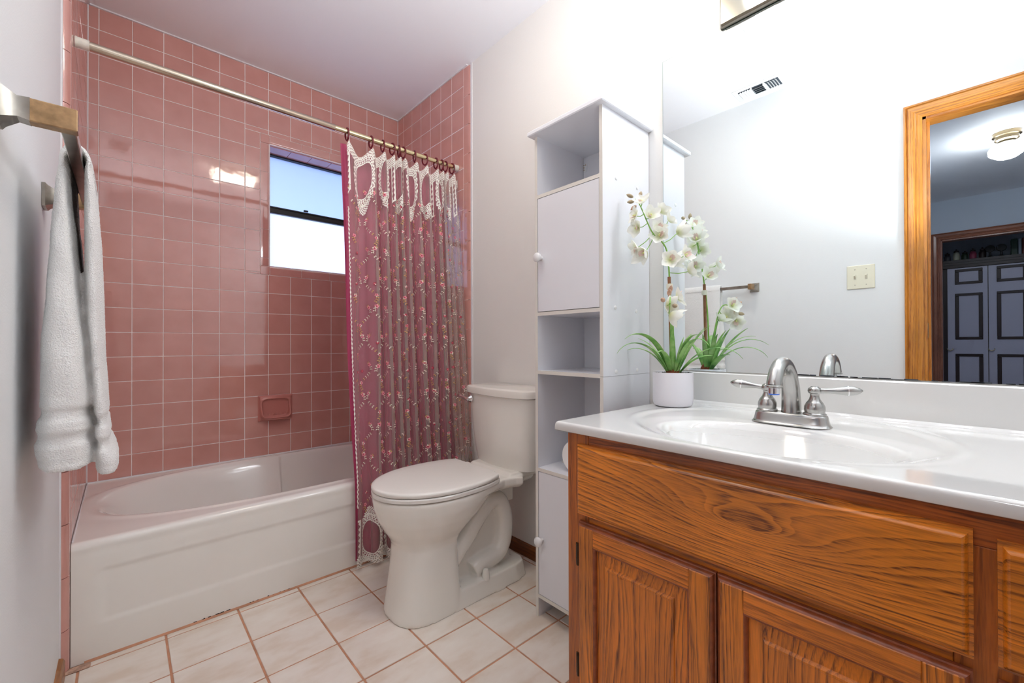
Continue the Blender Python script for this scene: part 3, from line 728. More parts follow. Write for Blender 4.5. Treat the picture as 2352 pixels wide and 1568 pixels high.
# ---------------------------------------------------------------- vanity cabinet
def vanity():
    root = thing('vanity_cabinet', 'honey oak vanity cabinet with raised panel doors under the white sink top', 'cabinet', (1.18, -2.53, 0))
    YE = YN+.003; FX = .910
    part('side_panel', MB().box(FX+.018, 1.460, -1.930, -1.913, 0, .7445), oak('oak side veneer', 2, 0, freq=60, amp=.05, light=(176, 98, 36)), root)
    m = MB(); m.box(FX+.02, 1.46, -1.93, YE, .10, .115).box(.985, 1.0, -1.93, YE, 0, .10).box(1.445, 1.46, -1.93, YE, .1, .744); part('carcass', m, oak_v, root)
    # face frame
    def rail(name, y0, y1, z0, z1, mat, c=.0008): part(name, MB().box(FX, FX+.019, y0, y1, z0, z1, c), mat, root)
    rail('frame_stile', -1.9745, -1.913, .10, .7445, oak_stile)
    rail('frame_stile', -2.640, -2.560, .10, .700, oak_stile); rail('frame_stile', YE, YE+.05, .10, .7, oak_stile)
    rail('frame_rail', YE, -1.9755, .7005, .7445, oak_rail); rail('frame_rail', -2.5595, -1.9755, .540, .590, oak_h); rail('frame_rail', YE+.051, -1.9755, .10, .145, oak_h)
    rail('frame_rail', YE+.051, -2.641, .540, .590, oak_h)
    part('toe_board', MB().box(.975, .984, YE, -1.93, .0, .10), oak_rail, root)
    # false drawer front: slab with a shallow bevelled edge
    def front(name, y0, y1, z0, z1, mat, th=.020, bev=.010, dep=.005):
        x0 = FX-th; m = MB()
        def rg(i, x): return [(x, y0+i, z0+i), (x, y1-i, z0+i), (x, y1-i, z1-i), (x, y0+i, z1-i)]
        m.loft([rg(0, FX-.001), rg(0, x0+.010), rg(.004, x0+.009), rg(.005, x0+dep), rg(bev*.75, x0+.0015), rg(bev, x0)])
        return part(name, m, mat, root, True, 30)
    front('drawer_front', -2.578, -1.950, .561, .7215, oak_drawer)
    front('drawer_front', YE+.02, -2.598, .561, .715, oak('oak second drawer front', 1, 2, freq=80, amp=.05))
    def door(y0, y1, z0, z1, hinge_y):
        x0 = FX-.019; w = .046
        d = thing_part('door', ((FX+x0)/2, (y0+y1)/2, z0), root)
        def strip(name, a0, a1, b0, b1, mat, inner, outer):
            """frame member with a bead toward the panel and an ogee on the outer edge"""
            m = MB(); m.box(x0, FX-.001, a0, a1, b0, b1, .0012); return part(name, m, mat, d)
        strip('door_stile', y0+.007, y0+w, z0+.007, z1-.007, oak_v, 1, 1); strip('door_stile', y1-w, y1-.007, z0+.007, z1-.007, oak_v, 1, 1)
        strip('door_rail', y0+w, y1-w, z1-w, z1-.007, oak_h, 1, 1); strip('door_rail', y0+w, y1-w, z0+.007, z0+w, oak_h, 1, 1)
        # ogee outer edge, mitred
        def rg(i, x): return [(x, y0+i, z0+i), (x, y1-i, z0+i), (x, y1-i, z1-i), (x, y0+i, z1-i)]
        m = MB(); m.loft([rg(.0068, FX-.0012), rg(0, FX-.0012), rg(0, x0+.0105), rg(.0022, x0+.0095), rg(.0024, x0+.0065), rg(.0045, x0+.003), rg(.0072, x0+.0012), rg(.0072, FX-.002)], cap0=False, cap1=False)
        part('edge_moulding', m, oak_edge, d, True, 30)
        # inner bead
        i0 = w
        m = MB(); m.loft([rg(i0-.0005, x0+.0045), rg(i0-.0005, x0+.0012), rg(i0+.0015, x0+.0008), rg(i0+.004, x0+.0035), rg(i0+.0055, x0+.0085), rg(i0+.0055, x0+.012)], cap0=False, cap1=False)
        part('inner_bead', m, oak_edge, d, True, 40)
        # raised panel
        m = MB(); b = i0+.003
        m.loft([rg(b, x0+.013), rg(b, x0+.0105), rg(b+.006, x0+.0098), rg(b+.026, x0+.0050), rg(b+.0275, x0+.0025), rg(b+.0305, x0+.0005), rg(b+.0335, x0+.0002), rg(b+.0345, x0+.0009), rg(b+.036, x0+.0009)])
        part('raised_panel', m, oak_door, d, True, 25)
        for zh in (z1-.082, z0+.085):
            yh = hinge_y; m = MB()
            m.lathe([(.0034, 0), (.0044, .003), (.0044, .047), (.0034, .050)], (FX-.006, yh, zh-.025), 12); m.box(FX-.0025, FX-.0006, yh-.001, yh+.008*(1 if hinge_y > y1 else -1)+(.001 if hinge_y > y1 else 0), zh-.024, zh+.024) if hinge_y > y1 else m.box(FX-.0025, FX-.0006, yh-.008, yh, zh-.024, zh+.024)
            part('hinge', m, simple('bronze hinge', srgb(72, 58, 46), .35, .9), d, True)
    door(-2.264, -1.953, .120, .5445, -1.9475)
    door(-2.577, -2.2665, .120, .5445, -2.5825)
    door(YE+.02, -2.598, .120, .5445, -2.5925)
def thing_part(name, loc, parent):
    o = bpy.data.objects.new(name, None); COL.objects.link(o); o.parent = parent; o.location = Vector(loc)-wloc(parent); return o
vanity()
# ---------------------------------------------------------------- vanity top
def vtop():
    root = thing('sink_top', 'glossy white one piece sink top with oval basin and backsplash on the oak vanity', 'sink top', (1.18, -2.53, .7455))
    x0, x1, y1, y0, zt, zb = .893, 1.4632, -1.886, YN+.002, .768, .7462
    xs = np.concatenate([[x0, x0+.0008, x0+.002, x0+.004, x0+.0065], np.linspace(x0+.010, x1, 150)])
    ys = np.concatenate([np.linspace(y0, y1-.010, 320), [y1-.0065, y1-.004, y1-.002, y1-.0008, y1]])
    X, Y = np.meshgrid(xs, ys, indexing='ij')
    e = np.sqrt(((X-1.092)/.150)**2+((Y+2.283)/.212)**2)
    z = -.135*smooth01((1.06-e)/.66)**.85
    z -= .0035*smooth01((1.32-e)/.30)
    E = np.sqrt(((X-1.182)/.268)**2+((Y+2.262)/.296)**2)
    z += -.0028*smooth01((1.0-E)/.07)+.0012*np.exp(-((E-1.02)/.035)**2)
    r = .0065
    def rd(d): return np.where(d < r, -(r-np.sqrt(np.clip(r*r-(r-d)**2, 0, None))), 0)
    z = z+rd(X-x0)+rd(y1-Y)
    # cove up to the splash
    cv = .012; c = np.clip((X-(1.444-cv))/cv, 0, 1); z = z+cv*(1-np.sqrt(np.clip(1-c*c, 0, 1)))*(c > 0)
    V = np.stack([X, Y, zt+z], -1)
    nx, ny = X.shape
    def quads(a, b, off=0):
        i, j = np.meshgrid(np.arange(a-1), np.arange(b-1), indexing='ij'); q = i*b+j
        return np.stack([q, q+b, q+b+1, q+1], -1).reshape(-1, 4)+off
    VV = [V.reshape(-1, 3)]; QQ = [quads(nx, ny)]; off = nx*ny
    fr = V[0]; s0 = np.stack([fr, np.stack([fr[:, 0], fr[:, 1], np.full(ny, zb+.002)], -1), np.stack([fr[:, 0]+.003, fr[:, 1], np.full(ny, zb)], -1), np.stack([fr[:, 0]+.54, fr[:, 1], np.full(ny, zb)], -1)], 0)
    VV.append(s0.reshape(-1, 3)); QQ.append(quads(4, ny, off)[:, ::-1]); off += 4*ny
    sd = V[:, -1]; s1 = np.stack([sd, np.stack([sd[:, 0], sd[:, 1], np.full(nx, zb+.002)], -1), np.stack([sd[:, 0], sd[:, 1]-.003, np.full(nx, zb)], -1), np.stack([sd[:, 0], sd[:, 1]-.05, np.full(nx, zb)], -1)], 0)
    VV.append(s1.reshape(-1, 3)); QQ.append(quads(4, nx, off))
    me = np_mesh('basin_top', np.concatenate(VV), np.concatenate(QQ))
    bm = bmesh.new(); bm.from_mesh(me); bmesh.ops.remove_doubles(bm, verts=bm.verts, dist=.00005); bmesh.ops.recalc_face_normals(bm, faces=bm.faces); bm.to_mesh(me); bm.free()
    obj('basin_top', me, marble, root)
    part('backsplash', MB().box(1.444, 1.4632, y0, y1, .770, .8665, .003), marble, root)
    part('drain', MB().lathe([(.001, 0), (.018, 0), (.022, .003), (.024, .002), (.024, -.002)], (1.092, -2.283, .631), 24), chrome, root, True)
vtop()
# ---------------------------------------------------------------- faucet
def faucet():
    fx_, fy_ = 1.283, -2.281
    root = thing('faucet', 'brushed nickel two handle faucet with arched spout behind the basin', 'faucet', (fx_, fy_, .766))
    def oval(hx, hy, z, n=40):
        return [(fx_+hx*math.copysign(abs(math.cos(a))**(2/3.2), math.cos(a)), fy_+hy*math.copysign(abs(math.sin(a))**(2/3.6), math.sin(a)), z) for a in [2*math.pi*i/n for i in range(n)]]
    part('base_plate', MB().loft([oval(.031, .081, .7645), oval(.031, .081, .7665), oval(.029, .079, .768), oval(.0265, .0765, .773), oval(.025, .074, .785), oval(.0235, .0725, .7905), oval(.021, .070, .792)]), nickel, root, True, 50)
    for sg, tip in ((1, (-.020, .078, .010)), (-1, (.030, -.082, .004))):
        c = (fx_, fy_+sg*.0485, .7915)
        b = part('valve_bell', MB().lathe([(.022, 0), (.023, .002), (.022, .004), (.0195, .006), (.0205, .012), (.0200, .020), (.0165, .028), (.0155, .0295), (.0145, .0305), (.011, .036), (.009, .043), (.0088, .047), (.0105, .050)], c, 28), nickel, root, True, 60)
        hb = Vector(c)+Vector((0, 0, .055))
        part('handle_hub', MB().lathe([(.009, -.007), (.0125, -.004), (.0135, .001), (.012, .006), (.008, .0085), (.0075, .010), (.001, .0105)], tuple(hb), 24), nickel, b, True, 60)
        tv = Vector(tip); pts = [hb+tv*t for t in np.linspace(.08, 1, 15)]
        rr = [.0070, .0062, .0056, .0056, .0060, .0066, .0075, .0086, .0095, .0102, .0104, .0100, .0088, .0062, .0015]
        part('lever', MB().tube(pts, rr, 16), nickel, b, True, 60)
        k = hb+tv*.70; part('lever_band', MB().tube([k-tv.normalized()*.0012, k+tv.normalized()*.0012], .0109, 20), chrome, b, True)
    pth = catmull([(1.290, fy_, .785), (1.291, fy_, .815), (1.286, fy_, .850), (1.270, fy_, .885), (1.243, fy_, .9060), (1.213, fy_, .9080), (1.186, fy_, .893), (1.170, fy_, .872), (1.166, fy_, .862)], 5)
    n = len(pth); rr = [.0215*(1-t)+.0130*t if t < .55 else .0147+.0015*(t-.55) for t in [i/(n-1) for i in range(n)]]
    rr = [.0212-(.0212-.0150)*min(1, t/.62) for t in [i/(n-1) for i in range(n)]]
    sp = part('spout', MB().tube(pth, rr, 24), nickel, root, True, 60)
    part('spout_ring', MB().lathe([(.0142, .002), (.0168, .0), (.0168, -.003), (.0150, -.0045)], (1.1655, fy_, .863), 28), nickel, sp, True)
    part('aerator', MB().lathe([(.0118, 0), (.0118, -.013), (.0105, -.0135), (.0105, -.012)], (1.1655, fy_, .859), 28), chrome, sp, True)
    part('water_film_ring', MB().lathe([(.0112, -.0131), (.0104, -.0155), (.009, -.0150)], (1.1655, fy_, .859), 20), simple('blue protective ring', srgb(50, 110, 220), .3), sp, True, label='blue ring at the spout mouth')
faucet()
# ---------------------------------------------------------------- mirror
mr = thing('wall_mirror', 'large frameless wall mirror above the sink backsplash', 'mirror', (1.462, -2.5, .869))
part('glass', MB().box(1.4600, 1.4632, YN+.004, -1.8685, .8695, 1.9035), mirror, mr)
part('glass_edge', MB().box(1.4598, 1.4634, -1.8685, -1.8672, .8695, 1.9035).box(1.4598, 1.4634, YN+.004, -1.8672, 1.9035, 1.9045), simple('green glass edge', srgb(140, 160, 160), .15), mr)
m = MB(); r = random.Random(5)
for i in range(60):
    y = r.uniform(-2.9, -2.24); m.box(1.4592, 1.4600, y, y+r.uniform(.006, .03), .8692, .8695+r.uniform(.0006, .003))
part('edge_tarnish', m, simple('tarnish', srgb(60, 66, 74), .5), mr, label='dark tarnish along the bottom edge of the mirror')['kind'] = 'stuff'
# ---------------------------------------------------------------- vanity light
vl = thing('vanity_light', 'brushed nickel bar light with globe bulbs above the mirror', 'lamp', (1.45, -2.52, 1.906))
part('back_plate', MB().loft([[(x, y, z) for x, y, z in r_] for r_ in ([(1.4632, -2.060, 1.9065), (1.4632, -2.98, 1.9065), (1.4632, -2.98, 2.042), (1.4632, -2.060, 2.042)],
    [(1.452, -2.060, 1.9065), (1.452, -2.98, 1.9065), (1.452, -2.98, 2.042), (1.452, -2.060, 2.042)], [(1.450, -2.064, 1.9105), (1.450, -2.976, 1.9105), (1.450, -2.976, 2.038), (1.450, -2.064, 2.038)],
    [(1.440, -2.066, 1.9125), (1.440, -2.974, 1.9125), (1.440, -2.974, 2.036), (1.440, -2.066, 2.036)])]), simple('polished nickel plate', (.34, .32, .27, 1), .14, 1), vl)
for i in range(5):
    y = -2.150-.185*i
    part('socket', MB().lathe([(.024, 0), (.024, -.006), (.018, -.010), (.016, -.030), (.017, -.034)], (1.440, y, 1.990), 20, 'x'), nickel, vl, True, 50)
    bm = bmesh.new(); bmesh.ops.create_icosphere(bm, subdivisions=3, radius=.038, matrix=Matrix.Translation((1.372, y, 1.990)))
    me = bpy.data.meshes.new('bulb'); bm.to_mesh(me); bm.free(); me.polygons.foreach_set('use_smooth', [True]*len(me.polygons))
    obj('bulb', me, bulb_mat, vl)['label'] = 'glowing white globe bulb'
# ---------------------------------------------------------------- ceiling box light
cl = thing('ceiling_box_light', 'glowing box light with fluted white housing on the bathroom ceiling, seen in the mirror', 'lamp', (.81, -1.74, ZC))
def box_light():
    # housing, then the bevelled glowing diffuser
    def rg(x0, x1, y0, y1, z): return [(x0, y0, z), (x1, y0, z), (x1, y1, z), (x0, y1, z)]
    m = MB(); m.loft([rg(.66, .98, -1.895, -1.605, ZC), rg(.66, .98, -1.895, -1.605, 2.405), rg(.665, .975, -1.885, -1.610, 2.400)]); part('housing', m, white_plastic, cl)
    m = MB(); m.loft([rg(.668, .972, -1.815, -1.612, 2.401), rg(.670, .970, -1.812, -1.614, 2.365), rg(.685, .955, -1.795, -1.625, 2.350)]); part('diffuser', m, box_mat, cl)
    m = MB()
    for i in range(3):
        m.loft([rg(.67, .97, -1.840-.018*i, -1.826-.018*i, 2.401), rg(.675, .965, -1.838-.018*i, -1.828-.018*i, 2.386-.0*i)])
    part('vent_ridge', m, white_plastic, cl)
box_light()
# ---------------------------------------------------------------- ceiling vent
cv = thing('ceiling_vent', 'white metal ceiling vent grille near the left wall, seen in the mirror', 'vent', (.09, -1.73, ZC))
part('frame', MB().box(.020, .162, -1.865, -1.605, 2.424, 2.4298, .002), white_plastic, cv)
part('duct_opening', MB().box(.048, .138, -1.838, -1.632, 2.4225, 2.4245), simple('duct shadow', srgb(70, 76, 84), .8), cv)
for i in range(5):
    y = -1.645-.013*i
    m = MB(); m.prism([(y-.004, 2.4235), (y+.006, 2.4135), (y+.0072, 2.4142), (y-.0028, 2.4245)], 'x', .05, .136); part('slat', m, white_plastic, cv)
for i in range(5):
    y = -1.825+.013*i
    m = MB(); m.prism([(y+.004, 2.4235), (y-.006, 2.4135), (y-.0072, 2.4142), (y+.0028, 2.4245)], 'x', .05, .136); part('slat', m, white_plastic, cv)
for i in range(4):
    x = .060+.020*i
    m = MB(); m.prism([(x-.004, 2.4235), (x+.007, 2.4125), (x+.0082, 2.4132), (x-.0028, 2.4245)], 'y', -1.762, -1.706); part('damper_slat', m, simple('grey vent metal', srgb(150, 156, 162), .4), cv)
part('divider', MB().box(.047, .139, -1.770, -1.763, 2.412, 2.4245).box(.047, .139, -1.705, -1.699, 2.412, 2.4245), white_plastic, cv)
# ---------------------------------------------------------------- switch plate
sp_ = thing('light_switch', 'ivory double toggle switch plate on the left wall, seen in the mirror', 'light switch', (XL, -2.168, 1.297))
part('plate', MB().box(XL, XL+.006, -2.2255, -2.111, 1.236, 1.358, .0025), ivory, sp_)
for y in (-2.145, -2.191):
    s1 = part('toggle_slot', MB().box(XL+.0058, XL+.0068, y-.005, y+.005, 1.284, 1.310), simple('toggle surround', srgb(200, 196, 178), .4), sp_)
    part('toggle', MB().prism([(XL+.006, 1.287), (XL+.018, 1.303), (XL+.017, 1.309), (XL+.006, 1.305)], 'y', y-.0035, y+.0035), ivory, s1)
m = MB()
for y in (-2.145, -2.191):
    for z in (1.257, 1.337): m.lathe([(.003, 0), (.003, .001), (.001, .0015)], (XL+.006, y, z), 10, 'x')
part('screw', m, simple('plate screw', srgb(190, 186, 170), .4), sp_)
# ---------------------------------------------------------------- towel bar
def towel_bar():
    root = thing('towel_bar', 'antique brass square towel bar on the left wall holding the white towel', 'towel bar', (XL, -1.41, 1.29))
    bx, bz = .052, 1.292
    for y in (-1.665, -1.160):
        m = MB()
        sq = lambda x, h, k: [(x, y-h, bz-k), (x, y+h, bz-k), (x, y+h, bz+k), (x, y-h, bz+k)]
        m.loft([sq(XL+.0005, .026, .026), sq(XL+.006, .026, .026), sq(XL+.010, .022, .022), sq(XL+.024, .0125, .0145), sq(XL+.036, .0115, .0165)])
        r_ = part('rosette', m, brass_dark, root, True, 30)
        part('post', MB().box(XL+.034, bx+.012, y-.0105, y+.0105, bz-.0165, bz+.0165, .0012), brass_face, r_)
    part('bar', MB().box(bx-.0085, bx+.0085, -1.655, -1.170, bz-.0085, bz+.0085, .0012), brass_dark, root)
towel_bar()
# ---------------------------------------------------------------- towel
def towel():
    root = thing('hand_towel', 'white terry bath towel folded over the brass towel bar', 'towel', (.052, -1.36, .72))
    def lerp(tb, z):
        tb = sorted(tb); 
        if z <= tb[0][0]: return tb[0][1]
        for (a, va), (b, vb) in zip(tb[:-1], tb[1:]):
            if z <= b: t = (z-a)/(b-a); t = t*t*(3-2*t)*.5+t*.5; return va+(vb-va)*t
        return tb[-1][1]
    # outer face of each drop as x(z); left drop hangs on the wall side, right drop on the room side
    Lo = [(.735, .0035), (.78, -.002), (.82, .0015), (.86, .0055), (.95, .0060), (1.05, .0125), (1.15, .0175), (1.25, .0235), (1.285, .0290)]
    Li = [(.725, .0735), (.80, .0725), (.87, .0700), (.94, .0660), (1.02, .0580), (1.07, .0540), (1.15, .0490), (1.22, .0430), (1.285, .0405)]
    Ri = [(.715, .0775), (.80, .0755), (.87, .0730), (.94, .0690), (1.02, .0640), (1.07, .0630), (1.15, .0625), (1.22, .0620), (1.285, .0620)]
    Ro = [(.715, .1080), (.735, .1075), (.76, .0980), (.81, .0935), (.86, .0905), (.95, .0850), (1.05, .0830), (1.15, .0800), (1.25, .0745), (1.285, .0715)]
    def rings(inn, out, z0, ybnd, seed, flip):
        rs = []; rr = random.Random(seed)
        ph = [rr.uniform(0, 6.28) for _ in range(4)]
        nz = 120
        for k in range(nz+1):
            z = z0+(1.285-z0)*k/nz
            a, b = lerp(inn, z), lerp(out, z); y0, y1 = ybnd(z)
            zr = z-z0
            band = 0
            for c, w in ((.098, .011), (.055, .010)):
                band += math.exp(-((zr-c)/w)**6)
            hem = math.exp(-((zr-.013)/.003)**2)*.6+(1-min(1, zr/.006))*1.2
            ind = .0042*band+.0018*hem
            c, h = (a+b)/2, abs(b-a)/2-ind; yy0, yy1 = y0+ind, y1-ind
            ring = []; n = 56
            for i in range(n):
                t = 2*math.pi*i/n; cx, sx = math.cos(t), math.sin(t)
                px = math.copysign(abs(cx)**.62, cx); py = math.copysign(abs(sx)**.40, sx)
                x = c+h*px; y = (yy0+yy1)/2+(yy1-yy0)/2*py
                fold = .0030*math.sin(9*(y+1.3)*6+ph[0]+z*2.0)*min(1, (1.30-z)*3)*(abs(px))+.0012*math.sin(31*y*3+ph[1]+z*9)
                ring.append((x+math.copysign(fold, px) if False else x+fold*px, y+.0012*math.sin(z*60+ph[2]+t*3), z+.0015*math.sin(y*40+ph[3]) * (1 if k < 3 else 0)))
            rs.append(ring)
        return rs
    yb = lambda z: (-1.505-.006*math.sin(z*9), -1.215+.01*math.sin(z*7))
    ybr = lambda z: (-1.498+.010*(1.285-z)*2, -1.215)
    m = MB(); m.loft(rings(Li, Lo, .735, yb, 1, 0))
    m.loft(rings(Ri, Ro, .715, ybr, 4, 1))
    # saddle over the bar joining both drops
    n = 56; sad = []
    for k in range(0, 15):
        a = math.pi*k/14; ca, sa = math.cos(a), math.sin(a)
        ic = (.052-.0115*ca, 1.285+.0200*sa); oc = (.0505-.0225*ca, 1.285+.0365*sa)
        ring = []
        c = ((ic[0]+oc[0])/2, (ic[1]+oc[1])/2); dv = ((oc[0]-ic[0])/2, (oc[1]-ic[1])/2)
        for i in range(n):
            t = 2*math.pi*i/n; cx, sx = math.cos(t), math.sin(t)
            px = math.copysign(abs(cx)**.62, cx); py = math.copysign(abs(sx)**.40, sx)
            ring.append((c[0]+dv[0]*px, -1.358+.140*py, c[1]+dv[1]*px))
        sad.append(ring)
    m.loft(sad)
    o = part('terry', m, towel_mat, root, True, 180)
    md = o.modifiers.new('fuse', 'REMESH'); md.mode = 'VOXEL'; md.voxel_size = .0028; md.use_smooth_shade = True
    tx = bpy.data.textures.new('terry_pile', 'CLOUDS'); tx.noise_scale = .0040; tx.noise_depth = 1
    dm = o.modifiers.new('pile', 'DISPLACE'); dm.texture = tx; dm.texture_coords = 'GLOBAL'; dm.strength = .0018; dm.mid_level = .5
towel()
# ---------------------------------------------------------------- curtain rod and rings
RY, RZ = -.680, 1.907
rd = thing('shower_curtain_rod', 'gold and nickel tension rod spanning the tub alcove', 'curtain rod', (.73, RY, RZ))
part('wide_tube', MB().lathe([(.0136, .022), (.0136, .800), (.0128, .801)], (0, RY, RZ), 32, 'x'), rod_nickel, rd, True, 50)
part('narrow_tube', MB().lathe([(.0118, .79), (.0118, 1.43)], (0, RY, RZ), 32, 'x'), rod_gold, rd, True, 50)
for a, b in ((.0015, .034), (1.4535, 1.424)):
    part('end_cap', MB().lathe([(.0165, a), (.0168, a+(b-a)*.1), (.0158, a+(b-a)*.2), (.0158, b)], (0, RY, RZ), 28, 'x'), rubber_white, rd, True, 50)
ringx = [.8545, .966, 1.024, 1.073, 1.1073, 1.1306, 1.1928, 1.2526, 1.3172, 1.3519, 1.3763, 1.418]
ring_labels = ['maroon curtain ring at the free edge of the shower curtain', 'second maroon curtain ring from the free edge of the curtain', 'third maroon curtain ring from the free edge of the curtain',
  'fourth maroon curtain ring from the free edge of the curtain', 'left one of two close maroon rings, fifth from the free edge', 'right one of two close maroon rings, sixth from the free edge',
  'seventh maroon curtain ring from the free edge of the curtain', 'eighth maroon curtain ring from the free edge of the curtain', 'ninth maroon ring, the first of four near the right wall',
  'tenth maroon ring, left of a close pair near the right wall', 'eleventh maroon ring, right of a close pair near the right wall', 'last maroon curtain ring, beside the white rod end at the right wall']
ring_me = None
for i, x in enumerate(ringx):
    if ring_me is None:
        m = MB(); pts = []
        for k in range(33):
            a = 2*math.pi*k/32; pts.append((0, .0165*math.sin(a), -.0105+.0265*math.cos(a)))
        m.tube(pts, .0036, 10, cap=False); ring_me = m.mesh('curtain_ring', True, 180)
        gl = MB(); gl.tube([(0, -.003, -.034), (0, 0, -.0415), (0, .004, -.036)], .0032, 8); hook_me = gl.mesh('hook', True, 180)
    o = obj('curtain_ring', ring_me, ring_mat, None, (x, RY, RZ)); o.rotation_euler = (0, 0, RND.uniform(-.35, .35)+.12)
    tag(o, ring_labels[i], 'curtain ring', 'maroon curtain rings on the rod')
    h = obj('hook', hook_me, ring_mat, o, (x, RY, RZ))
# ---------------------------------------------------------------- shower curtain
# cloth parameter u in ring units (0..11 at the rings); x follows the rings, folds swing toward the room at rings
rx = np.array(ringx); ru = np.arange(12.0)
def xbase(u, z):
    t = np.clip((1.86-z)/1.8, 0, 1)
    even = .826+(1.442-.826)*(np.clip(u, -1, 12)/11.0)
    xx = np.interp(u, ru, rx)+np.where(u < 0, u*.05, 0)+np.where(u > 11, (u-11)*.045, 0)
    k = .35*t
    return xx*(1-k)+even*k
def cloth_pt(u, z, lay=0):
    u = np.asarray(u, float); z = np.asarray(z, float)
    t = np.clip((1.86-z)/1.8, 0, 1)
    x = xbase(u, z)
    gap = np.interp(u, [0, .5, 1.5, 2.5, 3.5, 4.5, 5.5, 6.5, 7.5, 8.5, 9.5, 10.5, 11], [.11, .11, .058, .049, .034, .023, .062, .06, .065, .035, .025, .05, .05])
    ga = np.interp(u, [0, .8, 1.5, 2.5, 3.5, 4.5, 5.5, 6.5, 7.5, 8.5, 9.5, 10.5, 11], [.030, .050, .058, .049, .040, .040, .062, .06, .065, .045, .040, .05, .05])
    amp = (.009+.25*ga)*(.55+.55*np.clip(t*3, 0, 1))
    ph = 2*np.pi*u+.55*np.sin(u*1.7+1.0)*t+.25*np.sin(z*3+u)
    w = np.cos(ph)
    y = -amp*w
    x = x+.30*ga*np.sin(2*ph)*np.clip(t*4, 0, 1)*.35+.004*np.sin(z*5+u*2)*t
    # hangs from the rod, swings out over the tub rim, then falls outside the apron
    off = np.interp(z, [0, .36, .50, 1.86], [-.815, -.812, -.795, -.690])
    y = y+off
    y = np.where(z < .44, np.minimum(y, -.773-lay), y)
    x = np.where(z < 9, np.clip(x, .0, np.where(y > -.795, 1.449, 1.457)), x)
    return x, y
def ztop(u):
    gap = np.interp(u, [0, .5, 1.5, 2.5, 3.5, 4.5, 5.5, 6.5, 7.5, 8.5, 9.5, 10.5, 11], [.11, .105, .058, .049, .034, .023, .062, .06, .065, .035, .025, .05, .05])
    f = np.abs(u-np.round(u))
    return 1.862-gap*.52*np.sin(np.clip(f, 0, .5)*np.pi)**1.0
def sheet(name, mat, u0, u1, z0, nu, nz, dy=0, dx=0, drop=0, parent=None, topoff=0):
    u = np.linspace(u0, u1, nu); k = np.linspace(0, 1, nz)
    U, K = np.meshgrid(u, k, indexing='ij'); ZT = ztop(U)+topoff
    Z = ZT+(z0-ZT)*K
    X, Y = cloth_pt(U, Z)
    X = X+dx; Y = Y+dy*np.clip((Z-.46)/.1, .25, 1)
    V = np.stack([X, Y, Z], -1).reshape(-1, 3)
    i, j = np.meshgrid(np.arange(nu-1), np.arange(nz-1), indexing='ij'); q = i*nz+j
    Q = np.stack([q, q+nz, q+nz+1, q+1], -1).reshape(-1, 4)
    return obj(name, np_mesh(name, V, Q), mat, parent)
def sheer_mat():
    n = N('sheer organza'); n.P(Base_Color=srgb(224, 212, 206), Roughness=.55)
    n.b.inputs['Specular IOR Level'].default_value = .3; n.b.inputs['Sheen Weight'].default_value = .5
    tr = n.n('ShaderNodeBsdfTransparent'); tr.inputs[0].default_value = (1, 1, 1, 1)
    tl = n.n('ShaderNodeBsdfTranslucent'); tl.inputs[0].default_value = srgb(220, 208, 196)
    m1 = n.n('ShaderNodeMixShader'); m1.inputs[0].default_value = .4; n.l(n.b.outputs[0], m1.inputs[1]); n.l(tl.outputs[0], m1.inputs[2])
    lw = n.n('ShaderNodeLayerWeight'); lw.inputs[0].default_value = .35
    f = n.math('MULTIPLY_ADD', lw.outputs['Facing'], .22, .27); f = n.math('MINIMUM', f, .92)
    mx = n.n('ShaderNodeMixShader'); n.l(f, mx.inputs[0]); n.l(tr.outputs[0], mx.inputs[1]); n.l(m1.outputs[0], mx.inputs[2]); n.l(mx.outputs[0], n.o.inputs[0])
    return n.m
sheer = sheer_mat()
lace_mat = cloth('ivory lace cord', srgb(240, 236, 228), .85, (500, .5, .001), .2)
ln = thing('shower_curtain_liner', 'plain maroon inner shower curtain hanging behind the embroidered sheer one', 'shower curtain', (1.08, RY, RZ))
def liner():
    nu, nz = 260, 60
    u = np.linspace(-.42, 9.75, nu); k = np.linspace(0, 1, nz); U, K = np.meshgrid(u, k, indexing='ij')
    U = U+.40*K*np.clip((8-U)/8, 0, 1)
    ZT = ztop(np.clip(U, 0, 11))-.004; Z = ZT+(.034-ZT)*K
    X, Y = cloth_pt(U, Z)
    OFF = np.interp(Z, [0, .36, .50, 1.86], [-.815, -.812, -.795, -.690])
    Y = OFF+.030+(Y-OFF)*.5; Y = np.where(Z < .44, np.minimum(Y, -.7695), Y)
    V = np.stack([X, Y, Z], -1).reshape(-1, 3); i, j = np.meshgrid(np.arange(nu-1), np.arange(nz-1), indexing='ij'); q = i*nz+j
    obj('cloth', np_mesh('cloth', V, np.stack([q, q+nz, q+nz+1, q+1], -1).reshape(-1, 4)), liner_mat, ln)
liner()
sc = thing('sheer_shower_curtain', 'sheer floral embroidered shower curtain with ivory crochet lace borders', 'shower curtain', (1.14, RY-.01, RZ))
sheet('sheer_cloth', sheer, -.12, 11.75, .030, 420, 80, 0, 0, parent=sc)
